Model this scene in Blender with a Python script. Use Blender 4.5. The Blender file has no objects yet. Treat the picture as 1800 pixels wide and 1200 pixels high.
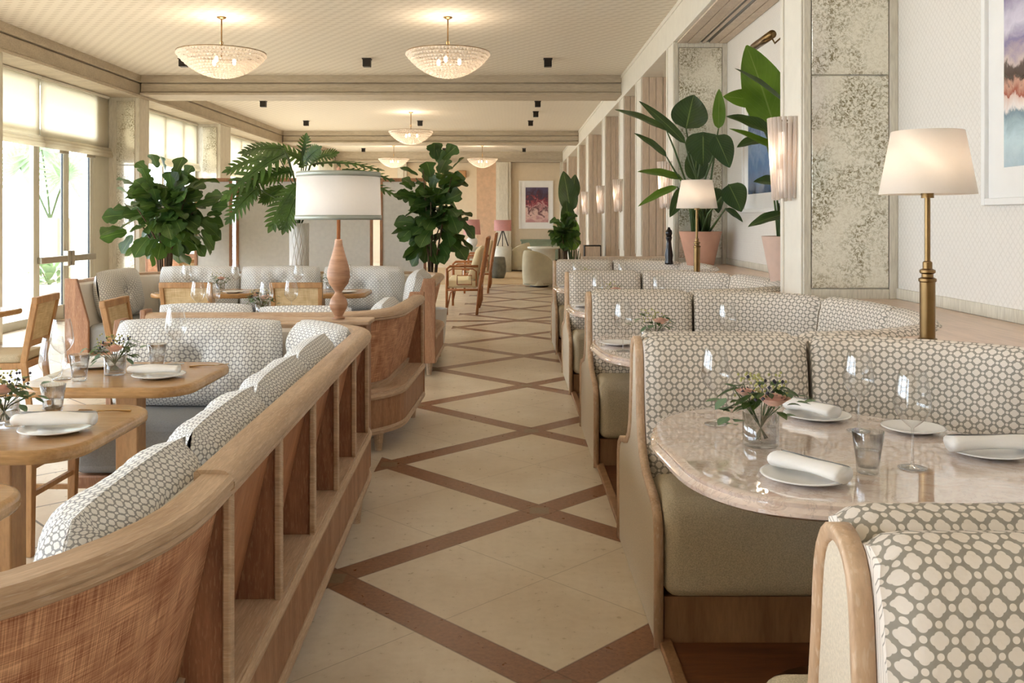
import bpy, bmesh, math, random
from mathutils import Vector, Matrix
R=random.Random(7)
C=bpy.context.scene.collection
PI=math.pi
F=1608.0; VX=897.0; HY=386.0; H=1.45          # focal length in pixels, horizon point, eye height
def W(px,py,Y): return Vector(((px-VX)*Y/F, Y, H-(py-HY)*Y/F))
def lin(r,g,b):
    f=lambda c:(c/255/12.92) if c/255<=.04045 else ((c/255+.055)/1.055)**2.4
    return (f(r),f(g),f(b),1)
# ------------------------------------------------------------------ mesh builder
class MB:
    def __init__(s): s.v=[]; s.f=[]; s.uv=[]
    def add(s,vs,fs,uv=None):
        n=len(s.v); s.v+= [tuple(p) for p in vs]
        s.uv+= uv if uv else [(p[0]+p[1],p[2]+p[1]*.37) for p in vs]
        s.f+= [tuple(i+n for i in f) for f in fs]; return s
    def box(s,x0,x1,y0,y1,z0,z1):
        vs=[(x,y,z) for x in(x0,x1) for y in(y0,y1) for z in(z0,z1)]
        return s.add(vs,[(0,1,3,2),(4,6,7,5),(0,4,5,1),(2,3,7,6),(0,2,6,4),(1,5,7,3)])
    def hexa(s,vs):   # 8 pts: bottom 4 ccw, top 4 ccw
        return s.add(vs,[(3,2,1,0),(4,5,6,7),(0,1,5,4),(1,2,6,5),(2,3,7,6),(3,0,4,7)])
    def bar(s,a,b,w,d,up=Vector((0,0,1)),w2=None,d2=None):
        a=Vector(a);b=Vector(b);t=(b-a).normalized()
        if abs(t.dot(up))>.98: up=Vector((0,1,0))
        x=t.cross(up).normalized(); y=x.cross(t).normalized(); w2=w2 or w; d2=d2 or d
        vs=[]
        for p,ww,dd in((a,w,d),(b,w2,d2)):
            for i,j in((-1,-1),(1,-1),(1,1),(-1,1)): vs.append(p+x*i*ww/2+y*j*dd/2)
        return s.hexa(vs)
    def lathe(s,prof,c=(0,0,0),seg=24,rf=None,a0=0,a1=2*PI):
        n=len(prof); full=abs(a1-a0-2*PI)<1e-6; m=seg if full else seg+1
        vs=[];uv=[]
        for i in range(m):
            a=a0+(a1-a0)*i/seg
            L=0
            for k,(r,z) in enumerate(prof):
                if k: L+=math.hypot(r-prof[k-1][0],z-prof[k-1][1])
                rr=r*(rf(a,k) if rf else 1)
                vs.append((c[0]+rr*math.cos(a),c[1]+rr*math.sin(a),c[2]+z)); uv.append((a*.2,L))
        fs=[]
        for i in range(seg):
            j=(i+1)%m
            for k in range(n-1): fs.append((i*n+k,j*n+k,j*n+k+1,i*n+k+1))
        return s.add(vs,fs,uv)
    def cyl(s,c,r,z0,z1,seg=20,r2=None):
        r2=r if r2 is None else r2
        return s.lathe([(0,z0),(r,z0),(r2,z1),(0,z1)],(c[0],c[1],0),seg)
    def tube(s,pts,r,seg=8,cap=True):
        pts=[Vector(p) for p in pts]; n=len(pts)
        rs=r if isinstance(r,(list,tuple)) else [r]*n
        t0=(pts[1]-pts[0]).normalized(); up=Vector((0,0,1)) if abs(t0.z)<.9 else Vector((1,0,0))
        x=t0.cross(up).normalized(); vs=[];uv=[];L=0
        for i,p in enumerate(pts):
            t=(pts[min(i+1,n-1)]-pts[max(i-1,0)]).normalized()
            x=(x-t*x.dot(t)).normalized(); y=t.cross(x)
            if i: L+=(p-pts[i-1]).length
            for k in range(seg):
                a=2*PI*k/seg; vs.append(p+(x*math.cos(a)+y*math.sin(a))*rs[i]); uv.append((L,rs[i]*a))
        fs=[(i*seg+k,i*seg+(k+1)%seg,(i+1)*seg+(k+1)%seg,(i+1)*seg+k) for i in range(n-1) for k in range(seg)]
        if cap: fs+= [tuple(range(seg-1,-1,-1)),tuple((n-1)*seg+k for k in range(seg))]
        return s.add(vs,fs,uv)
    def sweep(s,path,prof,closed=True,cap=True):
        """path: plan points; prof: (offset to the left of travel, z)"""
        n=len(path); m=len(prof); vs=[];uv=[];L=0; nr=normals(path)
        V=[0]
        for k in range(1,m): V.append(V[-1]+math.hypot(prof[k][0]-prof[k-1][0],prof[k][1]-prof[k-1][1]))
        for i,(x,y) in enumerate(path):
            if i: L+=math.hypot(x-path[i-1][0],y-path[i-1][1])
            for k,(o,z) in enumerate(prof): vs.append((x+nr[i][0]*o,y+nr[i][1]*o,z)); uv.append((L,V[k]))
        kk=m if closed else m-1
        fs=[(i*m+k,(i+1)*m+k,(i+1)*m+(k+1)%m,i*m+(k+1)%m) for i in range(n-1) for k in range(kk)]
        if closed and cap: fs+= [tuple(range(m)),tuple((n-1)*m+k for k in range(m-1,-1,-1))]
        return s.add(vs,fs,uv)
    def prism(s,poly,z0,z1,M=None):
        n=len(poly); vs=[(x,y,z0) for x,y in poly]+[(x,y,z1) for x,y in poly]
        if M: vs=[M@Vector(v) for v in vs]
        fs=[tuple(range(n-1,-1,-1)),tuple(range(n,2*n))]+[(i,(i+1)%n,n+(i+1)%n,n+i) for i in range(n)]
        return s.add(vs,fs)
    def grid(s,fn,nu,nv,cl_u=False):
        vs=[];uv=[]
        for i in range(nu+1):
            for j in range(nv+1):
                r=fn(i/nu,j/nv); vs.append(r[0]); uv.append(r[1])
        fs=[(i*(nv+1)+j,(i+1)*(nv+1)+j,(i+1)*(nv+1)+j+1,i*(nv+1)+j+1) for i in range(nu) for j in range(nv)]
        return s.add(vs,fs,uv)
    def build(s,name,mat,parent=None,smooth=False,bevel=0,sub=0,seg=2,tri=False,loc=None,fixn=True,solid=0):
        me=bpy.data.meshes.new(name); me.from_pydata(s.v,[],s.f)
        ul=me.uv_layers.new(name='UVMap')
        for lp in me.loops: ul.data[lp.index].uv=s.uv[lp.vertex_index]
        bm=bmesh.new(); bm.from_mesh(me)
        if fixn: bmesh.ops.recalc_face_normals(bm,faces=bm.faces)
        if tri: bmesh.ops.triangulate(bm,faces=[f for f in bm.faces if len(f.verts)>4])
        bm.to_mesh(me); bm.free()
        me.materials.append(mat)
        o=bpy.data.objects.new(name,me); C.objects.link(o)
        if parent: o.parent=parent
        if loc: o.location=loc
        if smooth:
            for p in me.polygons: p.use_smooth=True
        if solid:
            m=o.modifiers.new('s','SOLIDIFY'); m.thickness=solid; m.offset=0
        if bevel:
            m=o.modifiers.new('b','BEVEL'); m.width=bevel; m.segments=seg; m.limit_method='ANGLE'; m.angle_limit=math.radians(40)
            for p in me.polygons: p.use_smooth=True
            if smooth is not True: me.set_sharp_from_angle(angle=math.radians(50))
        if sub:
            m=o.modifiers.new('u','SUBSURF'); m.levels=sub; m.render_levels=sub
        return o
def normals(path):
    n=len(path); out=[]
    for i in range(n):
        a=path[max(i-1,0)]; b=path[min(i+1,n-1)]
        t=(b[0]-a[0],b[1]-a[1]); l=math.hypot(*t) or 1
        out.append((-t[1]/l,t[0]/l))
    return out
def offset(path,o):
    return [(p[0]+q[0]*o,p[1]+q[1]*o) for p,q in zip(path,normals(path))]
def fillet(pts,rs,n=10,step=None):
    out=[pts[0]]
    for i in range(1,len(pts)-1):
        a=Vector(pts[i-1]);b=Vector(pts[i]);c=Vector(pts[i+1]); r=rs[i-1]
        u=(a-b).normalized(); w=(c-b).normalized(); ang=u.angle(w); d=r/math.tan(ang/2)
        p0=b+u*d; p1=b+w*d; bis=(u+w).normalized(); ce=b+bis*(r/math.sin(ang/2))
        a0=math.atan2(p0.y-ce.y,p0.x-ce.x); a1=math.atan2(p1.y-ce.y,p1.x-ce.x)
        da=(a1-a0+PI)%(2*PI)-PI
        for k in range(n+1):
            t=a0+da*k/n; out.append((ce.x+r*math.cos(t),ce.y+r*math.sin(t)))
    out.append(pts[-1])
    if step:
        res=[out[0]]
        for i in range(1,len(out)):
            a=out[i-1];b=out[i];d=math.hypot(b[0]-a[0],b[1]-a[1]);k=max(1,int(d/step))
            for j in range(1,k+1): res.append((a[0]+(b[0]-a[0])*j/k,a[1]+(b[1]-a[1])*j/k))
        out=res
    return out
def rrect(x0,x1,y0,y1,r,n=6):
    out=[]
    rr=r if isinstance(r,(list,tuple)) else [r]*4
    for (cx,cy,a,q) in((x1,y0,-PI/2,rr[0]),(x1,y1,0,rr[1]),(x0,y1,PI/2,rr[2]),(x0,y0,PI,rr[3])):
        sx=cx-q if cx==x1 else cx+q; sy=cy-q if cy==y1 else cy+q
        for k in range(n+1):
            t=a+PI/2*k/n; out.append((sx+q*math.cos(t),sy+q*math.sin(t)))
    return out
def smoothclosed(pts,n=6):
    out=[];m=len(pts)
    for i in range(m):
        p0,p1,p2,p3=[Vector(pts[(i+k-1)%m]) for k in range(4)]
        for k in range(n):
            t=k/n; out.append(tuple(.5*((2*p1)+(-p0+p2)*t+(2*p0-5*p1+4*p2-p3)*t*t+(-p0+3*p1-3*p2+p3)*t**3)))
    return out
# ------------------------------------------------------------------ things
def thing(name,label,cat,loc=(0,0,0),rz=0,group=None):
    o=bpy.data.objects.new(name,None); C.objects.link(o); o.empty_display_size=.1
    o.location=loc; o.rotation_euler=(0,0,rz); o['label']=label; o['category']=cat
    if group:o['group']=group
    return o
def tag(o,label,cat,group=None):
    o['label']=label;o['category']=cat
    if group:o['group']=group
    return o
def struct(o): o['kind']='structure'; return o
def kids(o): return [c for c in bpy.data.objects if c.parent==o]
def dup(root,loc,rz=None,label=None,group=None,cat=None):
    def cp(o,p):
        c=o.copy(); C.objects.link(c)
        if p is not None:c.parent=p
        for k in kids(o): cp(k,c)
        return c
    r=cp(root,None); r.location=loc
    if rz is not None:r.rotation_euler=(0,0,rz)
    if label:r['label']=label
    if group:r['group']=group
    if cat:r['category']=cat
    return r
# ------------------------------------------------------------------ materials
class NT:
    def __init__(s,name):
        s.m=bpy.data.materials.new(name); s.m.use_nodes=True; s.t=s.m.node_tree; s.b=s.t.nodes['Principled BSDF']; s.out=s.t.nodes['Material Output']
    def n(s,ty,**k):
        x=s.t.nodes.new(ty)
        for a,v in k.items():
            if a=='inp':
                for i,val in v.items():
                    if isinstance(val,bpy.types.NodeSocket): s.t.links.new(val,x.inputs[i])
                    else: x.inputs[i].default_value=val
            else: setattr(x,a,v)
        return x
    def math(s,op,a,b=0.0,c=None):
        d={0:a,1:b}
        if c is not None:d[2]=c
        return s.n('ShaderNodeMath',operation=op,inp=d).outputs[0]
    def mix(s,fac,a,b,bt='MIX'):
        x=s.n('ShaderNodeMix',data_type='RGBA',blend_type=bt)
        for i,val in((0,fac),(6,a),(7,b)):
            if isinstance(val,bpy.types.NodeSocket): s.t.links.new(val,x.inputs[i])
            else: x.inputs[i].default_value=val
        return x.outputs[2]
    def ramp(s,fac,stops):
        x=s.n('ShaderNodeValToRGB',inp={0:fac}); e=x.color_ramp.elements
        while len(e)<len(stops): e.new(.5)
        for q,(p,c) in zip(e,stops): q.position=p;q.color=c
        return x.outputs[0]
    def coord(s,kind='Object',scale=(1,1,1),rot=(0,0,0),loc=(0,0,0)):
        tc=s.n('ShaderNodeTexCoord'); mp=s.n('ShaderNodeMapping',inp={0:tc.outputs[kind],1:loc,2:rot,3:scale}); return mp.outputs[0]
    def noise(s,vec,scale,detail=4,rough=.5,dist=0):
        return s.n('ShaderNodeTexNoise',inp={'Vector':vec,'Scale':scale,'Detail':detail,'Roughness':rough,'Distortion':dist}).outputs[0]
    def link(s,a,b): s.t.links.new(a,b)
    def bump(s,h,st=.2,d=.01):
        x=s.n('ShaderNodeBump',inp={'Height':h,'Strength':st,'Distance':d}); s.link(x.outputs[0],s.b.inputs['Normal'])
    def col(s,c):
        if isinstance(c,bpy.types.NodeSocket): s.link(c,s.b.inputs['Base Color'])
        else: s.b.inputs['Base Color'].default_value=c
    def sep(s,vec): return s.n('ShaderNodeSeparateXYZ',inp={0:vec}).outputs
def plain(name,c,rough=.6,metal=0,var=.06,sc=8,bump=0,bsc=80,spec=.5):
    t=NT(name); v=t.coord(); nz=t.noise(v,sc)
    dark=tuple(x*(1-var*2) for x in c[:3])+(1,); lt=tuple(min(1,x*(1+var)) for x in c[:3])+(1,)
    t.col(t.ramp(nz,[(.3,dark),(.7,lt)])); t.b.inputs['Roughness'].default_value=rough; t.b.inputs['Metallic'].default_value=metal
    t.b.inputs['Specular IOR Level'].default_value=spec
    if bump: t.bump(t.noise(v,bsc,2),bump,.004)
    return t.m
def wood(name,c1,c2,kind='Object',sc=(1,1,1),rough=.5,streak=60,lime=None,bump=.15):
    """c1 dark, c2 light; the first axis of `sc` runs along the grain"""
    t=NT(name); v=t.coord(kind,sc); n1=t.noise(v,streak*.12,5,.6,.6); n2=t.noise(v,streak,3,.6)
    base=t.ramp(n1,[(.3,c1),(.7,c2)])
    fine=t.ramp(n2,[(.35,(.72,.70,.68,1)),(.6,(1,1,1,1))])
    cc=t.mix(.6,base,fine,'MULTIPLY')
    if lime:
        l=t.ramp(t.noise(v,streak*1.7,2,.5),[(.56,(0,0,0,1)),(.66,(1,1,1,1))]); lv=t.n('ShaderNodeRGBToBW',inp={0:l}).outputs[0]
        cc=t.mix(t.math('MULTIPLY',lv,.3),cc,lime)
    t.col(cc); t.b.inputs['Roughness'].default_value=rough; t.bump(n2,bump,.002)
    return t.m
def trellis(name,cream,line,cell=.021,kind='UV'):
    """cream quatrefoils and small squares on a taupe ground, woven fabric"""
    t=NT(name); v=t.coord(kind,(1/cell,1/cell,1)); x,y,_=t.sep(v)
    a=t.math('MULTIPLY',t.math('ADD',x,y),.5); b=t.math('MULTIPLY',t.math('SUBTRACT',x,y),.5)
    def cell_(o):
        aa=t.math('SUBTRACT',t.math('FRACT',t.math('ADD',a,o)),.5); bb=t.math('SUBTRACT',t.math('FRACT',t.math('ADD',b,o)),.5)
        return t.math('ABSOLUTE',t.math('ADD',aa,bb)),t.math('ABSOLUTE',t.math('SUBTRACT',aa,bb))
    u,w=cell_(.5)
    def ln(x,y,r): return t.math('DIVIDE',t.math('SQRT',t.math('ADD',t.math('MULTIPLY',x,x),t.math('MULTIPLY',y,y))),r)
    p1=ln(t.math('SUBTRACT',u,.25),w,.345); p2=ln(u,t.math('SUBTRACT',w,.25),.345); rd=ln(u,w,.46)
    big=t.math('MINIMUM',t.math('MINIMUM',p1,p2),rd)
    u2,w2=cell_(0.0); small=t.math('DIVIDE',t.math('SQRT',t.math('ADD',t.math('MULTIPLY',u2,u2),t.math('MULTIPLY',w2,w2))),.245)
    d=t.math('MINIMUM',big,small)
    k=t.n('ShaderNodeMapRange',interpolation_type='SMOOTHSTEP',inp={0:d,1:.93,2:1.07,3:0.0,4:1.0}).outputs[0]
    t.col(t.mix(k,cream,line)); t.b.inputs['Roughness'].default_value=.85; t.b.inputs['Specular IOR Level'].default_value=.2
    t.bump(t.noise(t.coord(kind,(1,1,1)),25,3),.35,.02)
    return t.m
def weave(name,c1,c2,kind='UV',sc=1,rough=.75):
    t=NT(name)
    n1=t.noise(t.coord(kind,(420*sc,9*sc,9*sc)),1,2,.5); n2=t.noise(t.coord(kind,(9*sc,420*sc,420*sc)),1,2,.5); big=t.noise(t.coord(kind),12,3)
    k=t.math('ADD',t.math('MULTIPLY',t.math('ADD',n1,n2),.5),t.math('MULTIPLY',t.math('SUBTRACT',big,.5),.35))
    t.col(t.ramp(k,[(.36,c1),(.52,tuple((x+y)/2 for x,y in zip(c1,c2))),(.64,c2)])); t.b.inputs['Roughness'].default_value=rough; t.bump(k,.4,.003)
    return t.m
def thin(name,col,trans=.9,rough=.02,ior=1.45,extra=.06,edge=.9):
    """thin clear glass: transparent with a fresnel reflection"""
    t=NT(name); l0=t.n('ShaderNodeLayerWeight',inp={0:.5}); ec=t.mix(t.math('MULTIPLY',t.math('POWER',l0.outputs[1],3.0),edge),col,(.35,.36,.36,1))
    tr=t.n('ShaderNodeBsdfTransparent',inp={0:ec}); gl=t.n('ShaderNodeBsdfGlossy',inp={0:(1,1,1,1),1:rough})
    lw=t.n('ShaderNodeLayerWeight',inp={0:.5})
    fac=t.math('MINIMUM',t.math('ADD',extra,t.math('MULTIPLY',t.math('POWER',lw.outputs[1],4.0),.85)),1.0)
    mx=t.n('ShaderNodeMixShader',inp={0:fac,1:tr.outputs[0],2:gl.outputs[0]}); t.link(mx.outputs[0],t.out.inputs[0]); return t.m
def translucent(name,c,amt=.5,bump=0,rough=.7,var=.03,spec=.3):
    t=NT(name); v=t.coord(); nz=t.noise(v,60,3); cc=t.ramp(nz,[(.3,tuple(x*(1-var) for x in c[:3])+(1,)),(.7,c)])
    t.col(cc); t.b.inputs['Roughness'].default_value=rough; t.b.inputs['Specular IOR Level'].default_value=spec
    tl=t.n('ShaderNodeBsdfTranslucent',inp={0:cc}); mx=t.n('ShaderNodeMixShader',inp={0:amt,1:t.b.outputs[0],2:tl.outputs[0]})
    t.link(mx.outputs[0],t.out.inputs[0])
    if bump: t.bump(nz,bump,.002)
    return t.m
def emit(name,c,s):
    t=NT(name); t.b.inputs['Base Color'].default_value=c; t.b.inputs['Emission Color'].default_value=c; t.b.inputs['Emission Strength'].default_value=s; return t.m
M={}
M['cream_paint']=wood('pale_panelling',lin(212,204,186),lin(226,219,202),sc=(3,3,.35),rough=.55,streak=30,bump=.03)
M['header_paint']=plain('cream_paint',lin(230,224,210),.55,var=.02)
M['beam']=wood('limed_beam',lin(186,172,150),lin(206,193,171),sc=(.3,1,2.5),rough=.6,streak=30,bump=.04)
M['pinkwood']=wood('pink_boards',lin(206,186,164),lin(221,203,182),sc=(3,3,.3),rough=.6,streak=26,bump=.04)
M['rail']=wood('limed_oak_rail',lin(178,146,116),lin(216,188,158),'UV',(.6,6,1),.5,24,lime=lin(226,210,188))
M['oakred']=wood('red_oak_panel',lin(160,104,72),lin(204,146,106),'UV',(5,.7,1),.5,22,lime=lin(206,166,134))
M['oakdark']=wood('dark_oak_fin',lin(134,88,64),lin(178,126,96),'Object',(5,5,.8),.5,24,lime=lin(200,160,130))
M['oakskirt']=wood('oak_skirt',lin(146,100,72),lin(186,140,106),'UV',(6,.7,1),.5,22,lime=lin(206,176,140))
M['chairwood']=wood('honey_chair_wood',lin(168,122,76),lin(202,158,108),sc=(2,2,.5),rough=.45,streak=40)
M['tablewood']=wood('honey_table_wood',lin(172,128,80),lin(200,158,108),sc=(.5,3,3),rough=.22,streak=36,bump=.02)
M['plinth']=wood('booth_plinth_wood',lin(132,96,66),lin(170,130,94),sc=(3,3,.4),rough=.5,streak=34)
M['boothtrim']=wood('booth_oak_trim',lin(186,148,112),lin(222,192,160),sc=(2,2,.5),rough=.5,streak=40,lime=lin(230,214,192))
M['lampwood']=wood('turned_lamp_wood',lin(168,122,92),lin(204,160,126),sc=(.4,.4,5),rough=.5,streak=40)
M['rattan_weave']=weave('woven_rattan',lin(150,92,62),lin(232,182,142),'UV',.9)
M['cane']=weave('woven_cane',lin(186,156,110),lin(228,206,164),'Object',.9)
M['fabric']=trellis('trellis_fabric',lin(232,222,210),lin(158,151,139))
M['fabric2']=trellis('trellis_cushion_fabric',lin(240,238,234),lin(164,163,162),.0195)
M['linen']=plain('oatmeal_linen',lin(190,178,150),.9,var=.08,sc=300,bump=.3,bsc=500,spec=.2)
M['seatfab']=plain('olive_linen_seat',lin(204,190,162),.95,var=.14,sc=260,bump=.4,bsc=420,spec=.15)
M['greyseat']=plain('grey_seat_cloth',lin(152,152,150),.95,var=.06,sc=160,bump=.2,bsc=400,spec=.15)
M['endlinen']=plain('pale_end_panel_linen',lin(214,200,178),.9,var=.06,sc=200,bump=.2,bsc=400,spec=.2)
M['lining']=plain('white_lining_linen',lin(228,220,208),.9,var=.03,sc=200,spec=.2)
M['brass']=plain('aged_brass',lin(132,106,70),.32,1,var=.08)
M['black']=plain('black_lacquer',lin(26,24,28),.2,var=.1)
M['blackm']=plain('dark_metal',lin(40,34,30),.5,.3)
M['gold']=plain('gold_cutlery',lin(190,156,104),.28,1)
M['china']=plain('white_china',lin(240,238,234),.15,var=.01)
M['napkin']=plain('white_napkin',lin(244,240,234),.9,var=.01,bump=.1,bsc=200,spec=.1)
M['glass']=thin('clear_glass',(.95,.955,.955,1),extra=.10)
M['pane']=thin('window_glass',(.97,.98,.98,1),extra=.02,edge=0)
M['water']=thin('water',(.97,.95,.93,1),extra=.03)
M['terra']=plain('pink_terracotta',lin(206,158,134),.8,var=.04)
M['pinkpot']=plain('pale_pink_pot',lin(214,184,166),.8,var=.04)
M['whitepot']=plain('white_ceramic',lin(236,234,230),.4,var=.02)
M['soil']=plain('dark_soil',lin(58,44,34),.95,var=.2)
M['blind']=translucent('linen_blind',lin(240,234,218),.55,var=.05)
M['shade_white']=translucent('white_drum_shade',lin(250,247,243),.35,var=.01)
M['shade_cream']=translucent('cream_lamp_shade',lin(250,242,232),.35,var=.01)
M['shade_pink']=translucent('pink_ikat_shade',lin(236,186,182),.4,var=.15)
M['shade_band']=plain('silver_shade_band',lin(176,182,172),.4,.4)
M['bulb']=emit('warm_bulb',(1,.8,.55,1),9)
M['frost']=emit('sconce_light_tube',(1,.90,.78,1),1.8)
M['leaf_fig']=None
def leafmat(name,c1,c2,rough=.35,tr=.25,stripes=False):
    t=NT(name); v=t.coord('Object'); g=t.ramp(t.noise(v,5,3),[(.3,c1),(.7,c2)])
    u=t.sep(t.coord('UV'))   # u across, v along
    rib=t.math('LESS_THAN',t.math('ABSOLUTE',u[0]),.035)
    g=t.mix(t.math('MULTIPLY',rib,.55),g,lin(150,170,96))
    vein=t.math('ABSOLUTE',t.math('SINE',t.math('MULTIPLY',t.math('SUBTRACT',u[1],t.math('MULTIPLY',t.math('ABSOLUTE',u[0]),.35)),34.0)))
    vk=t.math('LESS_THAN',vein,.12); g=t.mix(t.math('MULTIPLY',vk,.18),g,lin(140,165,90))
    t.col(g); t.b.inputs['Roughness'].default_value=rough
    tl=t.n('ShaderNodeBsdfTranslucent',inp={0:t.mix(.5,g,lin(120,150,50))}); mx=t.n('ShaderNodeMixShader',inp={0:tr,1:t.b.outputs[0],2:tl.outputs[0]})
    t.link(mx.outputs[0],t.out.inputs[0]); t.bump(vein,.25,.004); return t.m
M['leaf_fig']=leafmat('fiddle_fig_leaf',lin(34,62,30),lin(68,100,46))
M['leaf_phil']=leafmat('split_leaf_green',lin(36,66,24),lin(80,116,40))
M['leaf_bird']=leafmat('bird_of_paradise_leaf',lin(30,50,30),lin(54,80,42),.3,.2)
M['leaf_bright']=leafmat('bright_green_leaf',lin(70,104,26),lin(104,140,44),.35,.35)
M['leaf_euc']=leafmat('eucalyptus_leaf',lin(96,124,96),lin(130,152,120),.6,.2)
M['leaf_out']=leafmat('patio_plant_leaf',lin(120,146,112),lin(160,180,146),.6,.3)
M['bark']=plain('thin_bark',lin(90,72,54),.9,var=.2)
M['stalk']=plain('green_stalk',lin(70,92,46),.5,var=.1)
M['rose']=plain('peach_rose_petal',lin(244,200,180),.6,var=.1,sc=30)
M['filler']=plain('yellow_green_filler_flower',lin(190,186,120),.8,var=.2,sc=80)
M['berry']=plain('dark_berry',lin(50,44,60),.5)
M['twig']=plain('pale_gold_twig',lin(150,140,90),.6)
M['rattan']=wood('rattan_cane',lin(150,88,48),lin(196,130,80),sc=(3,3,1),rough=.4,streak=30)
M['yellow']=plain('yellow_cushion',lin(240,224,184),.9,var=.04)
M['armchair']=plain('celadon_velvet',lin(208,198,168),.9,var=.04)
M['stone']=plain('grey_stone_drum',lin(120,118,104),.8,var=.2)
M['whitetable']=plain('white_drum_table',lin(216,214,200),.6,var=.05)
M['sage']=plain('sage_console_paint',lin(130,140,116),.5,var=.05)
M['rug']=plain('sand_rug',lin(200,172,130),.98,var=.05,sc=40)
M['frame']=plain('white_picture_frame',lin(240,238,234),.4,var=.01)
M['doorframe']=plain('putty_door_frame',lin(200,196,178),.5,var=.02)
M['gasket']=plain('dark_gasket',lin(40,50,60),.5)
M['steel']=plain('brushed_steel',lin(170,165,150),.35,.9)
M['screenlinen']=plain('screen_linen',lin(228,224,216),.9,var=.03,sc=20,spec=.2)
M['screenwood']=wood('screen_frame_wood',lin(150,102,70),lin(186,138,100),sc=(2,2,.5),streak=30)
M['ledge']=wood('blush_ledge',lin(206,176,150),lin(224,196,172),sc=(3,.3,1),rough=.3,streak=20,bump=.02)
# ================================================================== SETTING
XW=1.80; XN=2.38; ZC=3.785; ZH=3.40; XS=-5.99; XG=-6.45; ZL=.965
def floor_mat():
    t=NT('travertine_floor'); v=t.coord('Object'); x,y,z=t.sep(v)
    xx=t.math('SUBTRACT',x,.145); yy=t.math('SUBTRACT',y,4.563); P=1.725
    def dist(a,p,o=.5): return t.math('MULTIPLY',t.math('ABSOLUTE',t.math('SUBTRACT',t.math('FRACT',t.math('ADD',t.math('DIVIDE',a,p),o)),.5)),p/math.sqrt(2))
    s=t.math('ADD',xx,yy); d=t.math('SUBTRACT',xx,yy)
    ds=dist(s,P); dd=dist(d,P)
    ins=t.math('LESS_THAN',t.math('ABSOLUTE',xx),.93)
    hw=.068
    ks=t.math('LESS_THAN',ds,hw); kd=t.math('LESS_THAN',dd,hw)
    strip=t.math('MULTIPLY',t.math('MAXIMUM',ks,kd),ins)
    cross=t.math('MULTIPLY',t.math('LESS_THAN',t.math('ADD',ds,dd),hw),ins)
    edge=t.math('MULTIPLY',t.math('MAXIMUM',t.math('LESS_THAN',t.math('ABSOLUTE',t.math('SUBTRACT',ds,hw)),.004),t.math('LESS_THAN',t.math('ABSOLUTE',t.math('SUBTRACT',dd,hw)),.004)),ins)
    band=t.math('LESS_THAN',t.math('ABSOLUTE',t.math('SUBTRACT',y,13.1)),.09)
    g1=t.math('LESS_THAN',dist(s,P/2),.0022); g2=t.math('LESS_THAN',dist(d,P/2),.0022); grout=t.math('MAXIMUM',g1,g2)
    left=t.math('LESS_THAN',xx,-1.0); g3=t.math('MULTIPLY',left,t.math('MAXIMUM',t.math('LESS_THAN',dist(s,P/2),.006),t.math('LESS_THAN',dist(d,P/2),.006)))
    n1=t.noise(v,1.6,5,.6); n2=t.noise(v,26,4,.6); n3=t.noise(v,60,2)
    st=t.ramp(n1,[(.3,lin(206,188,162)),(.55,lin(220,205,182)),(.75,lin(230,218,198))])
    st=t.mix(.35,st,t.ramp(n2,[(.3,(.8,.76,.7,1)),(.6,(1,1,1,1))]),'MULTIPLY')
    pit=t.math('LESS_THAN',n3,.27); st=t.mix(t.math('MULTIPLY',pit,.45),st,lin(150,122,90))
    st=t.mix(t.math('MULTIPLY',grout,.5),st,lin(140,120,92)); st=t.mix(t.math('MULTIPLY',g3,.9),st,lin(84,72,58))
    wv=t.noise(t.coord('Object',(9,9,1)),6,4,.6)
    wd=t.ramp(wv,[(.3,lin(122,82,58)),(.7,lin(152,106,76))])
    c=t.mix(t.math('MAXIMUM',strip,band),st,wd); c=t.mix(t.math('MULTIPLY',edge,.5),c,lin(90,56,36)); c=t.mix(t.math('MULTIPLY',cross,.5),c,lin(130,124,96))
    t.col(c); t.link(t.math('ADD',.20,t.math('MULTIPLY',n2,.22)),t.b.inputs['Roughness']); t.b.inputs['Specular IOR Level'].default_value=.45
    return t.m
def ceil_mat():
    t=NT('ceiling_paper'); v=t.coord('Object',(1/.15,1/.11,1)); x,y,z=t.sep(v)
    row=t.math('FLOOR',y); xx=t.math('ADD',x,t.math('MULTIPLY',row,.5))
    fx=t.math('SUBTRACT',t.math('FRACT',xx),.5); fy=t.math('SUBTRACT',t.math('FRACT',y),.5)
    q=t.math('ADD',fy,t.math('MULTIPLY',fx,.55))
    d=t.math('ADD',t.math('POWER',t.math('DIVIDE',fx,.40),2.0),t.math('POWER',t.math('DIVIDE',q,.17),2.0))
    k=t.n('ShaderNodeMapRange',interpolation_type='SMOOTHSTEP',inp={0:d,1:.5,2:1.3,3:1.0,4:0.0}).outputs[0]
    k=t.math('MULTIPLY',k,t.math('ADD',.25,t.math('MULTIPLY',t.noise(v,3),.3)))
    t.col(t.mix(k,lin(230,220,203),lin(166,148,124))); t.b.inputs['Roughness'].default_value=.8; return t.m
def paper_mat():
    t=NT('niche_wallpaper'); v=t.coord('Object',(1,1,1),(PI/4,0,0)); x,y,z=t.sep(v)
    d=t.math('MINIMUM',t.math('ABSOLUTE',t.math('SUBTRACT',t.math('FRACT',t.math('MULTIPLY',y,32.0)),.5)),t.math('ABSOLUTE',t.math('SUBTRACT',t.math('FRACT',t.math('MULTIPLY',z,32.0)),.5)))
    k=t.math('LESS_THAN',d,.13); n=t.noise(t.coord('Object'),30,2)
    t.col(t.mix(t.math('MULTIPLY',k,t.math('MULTIPLY',n,.4)),lin(232,226,217),lin(192,184,172))); t.b.inputs['Roughness'].default_value=.85; return t.m
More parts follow.
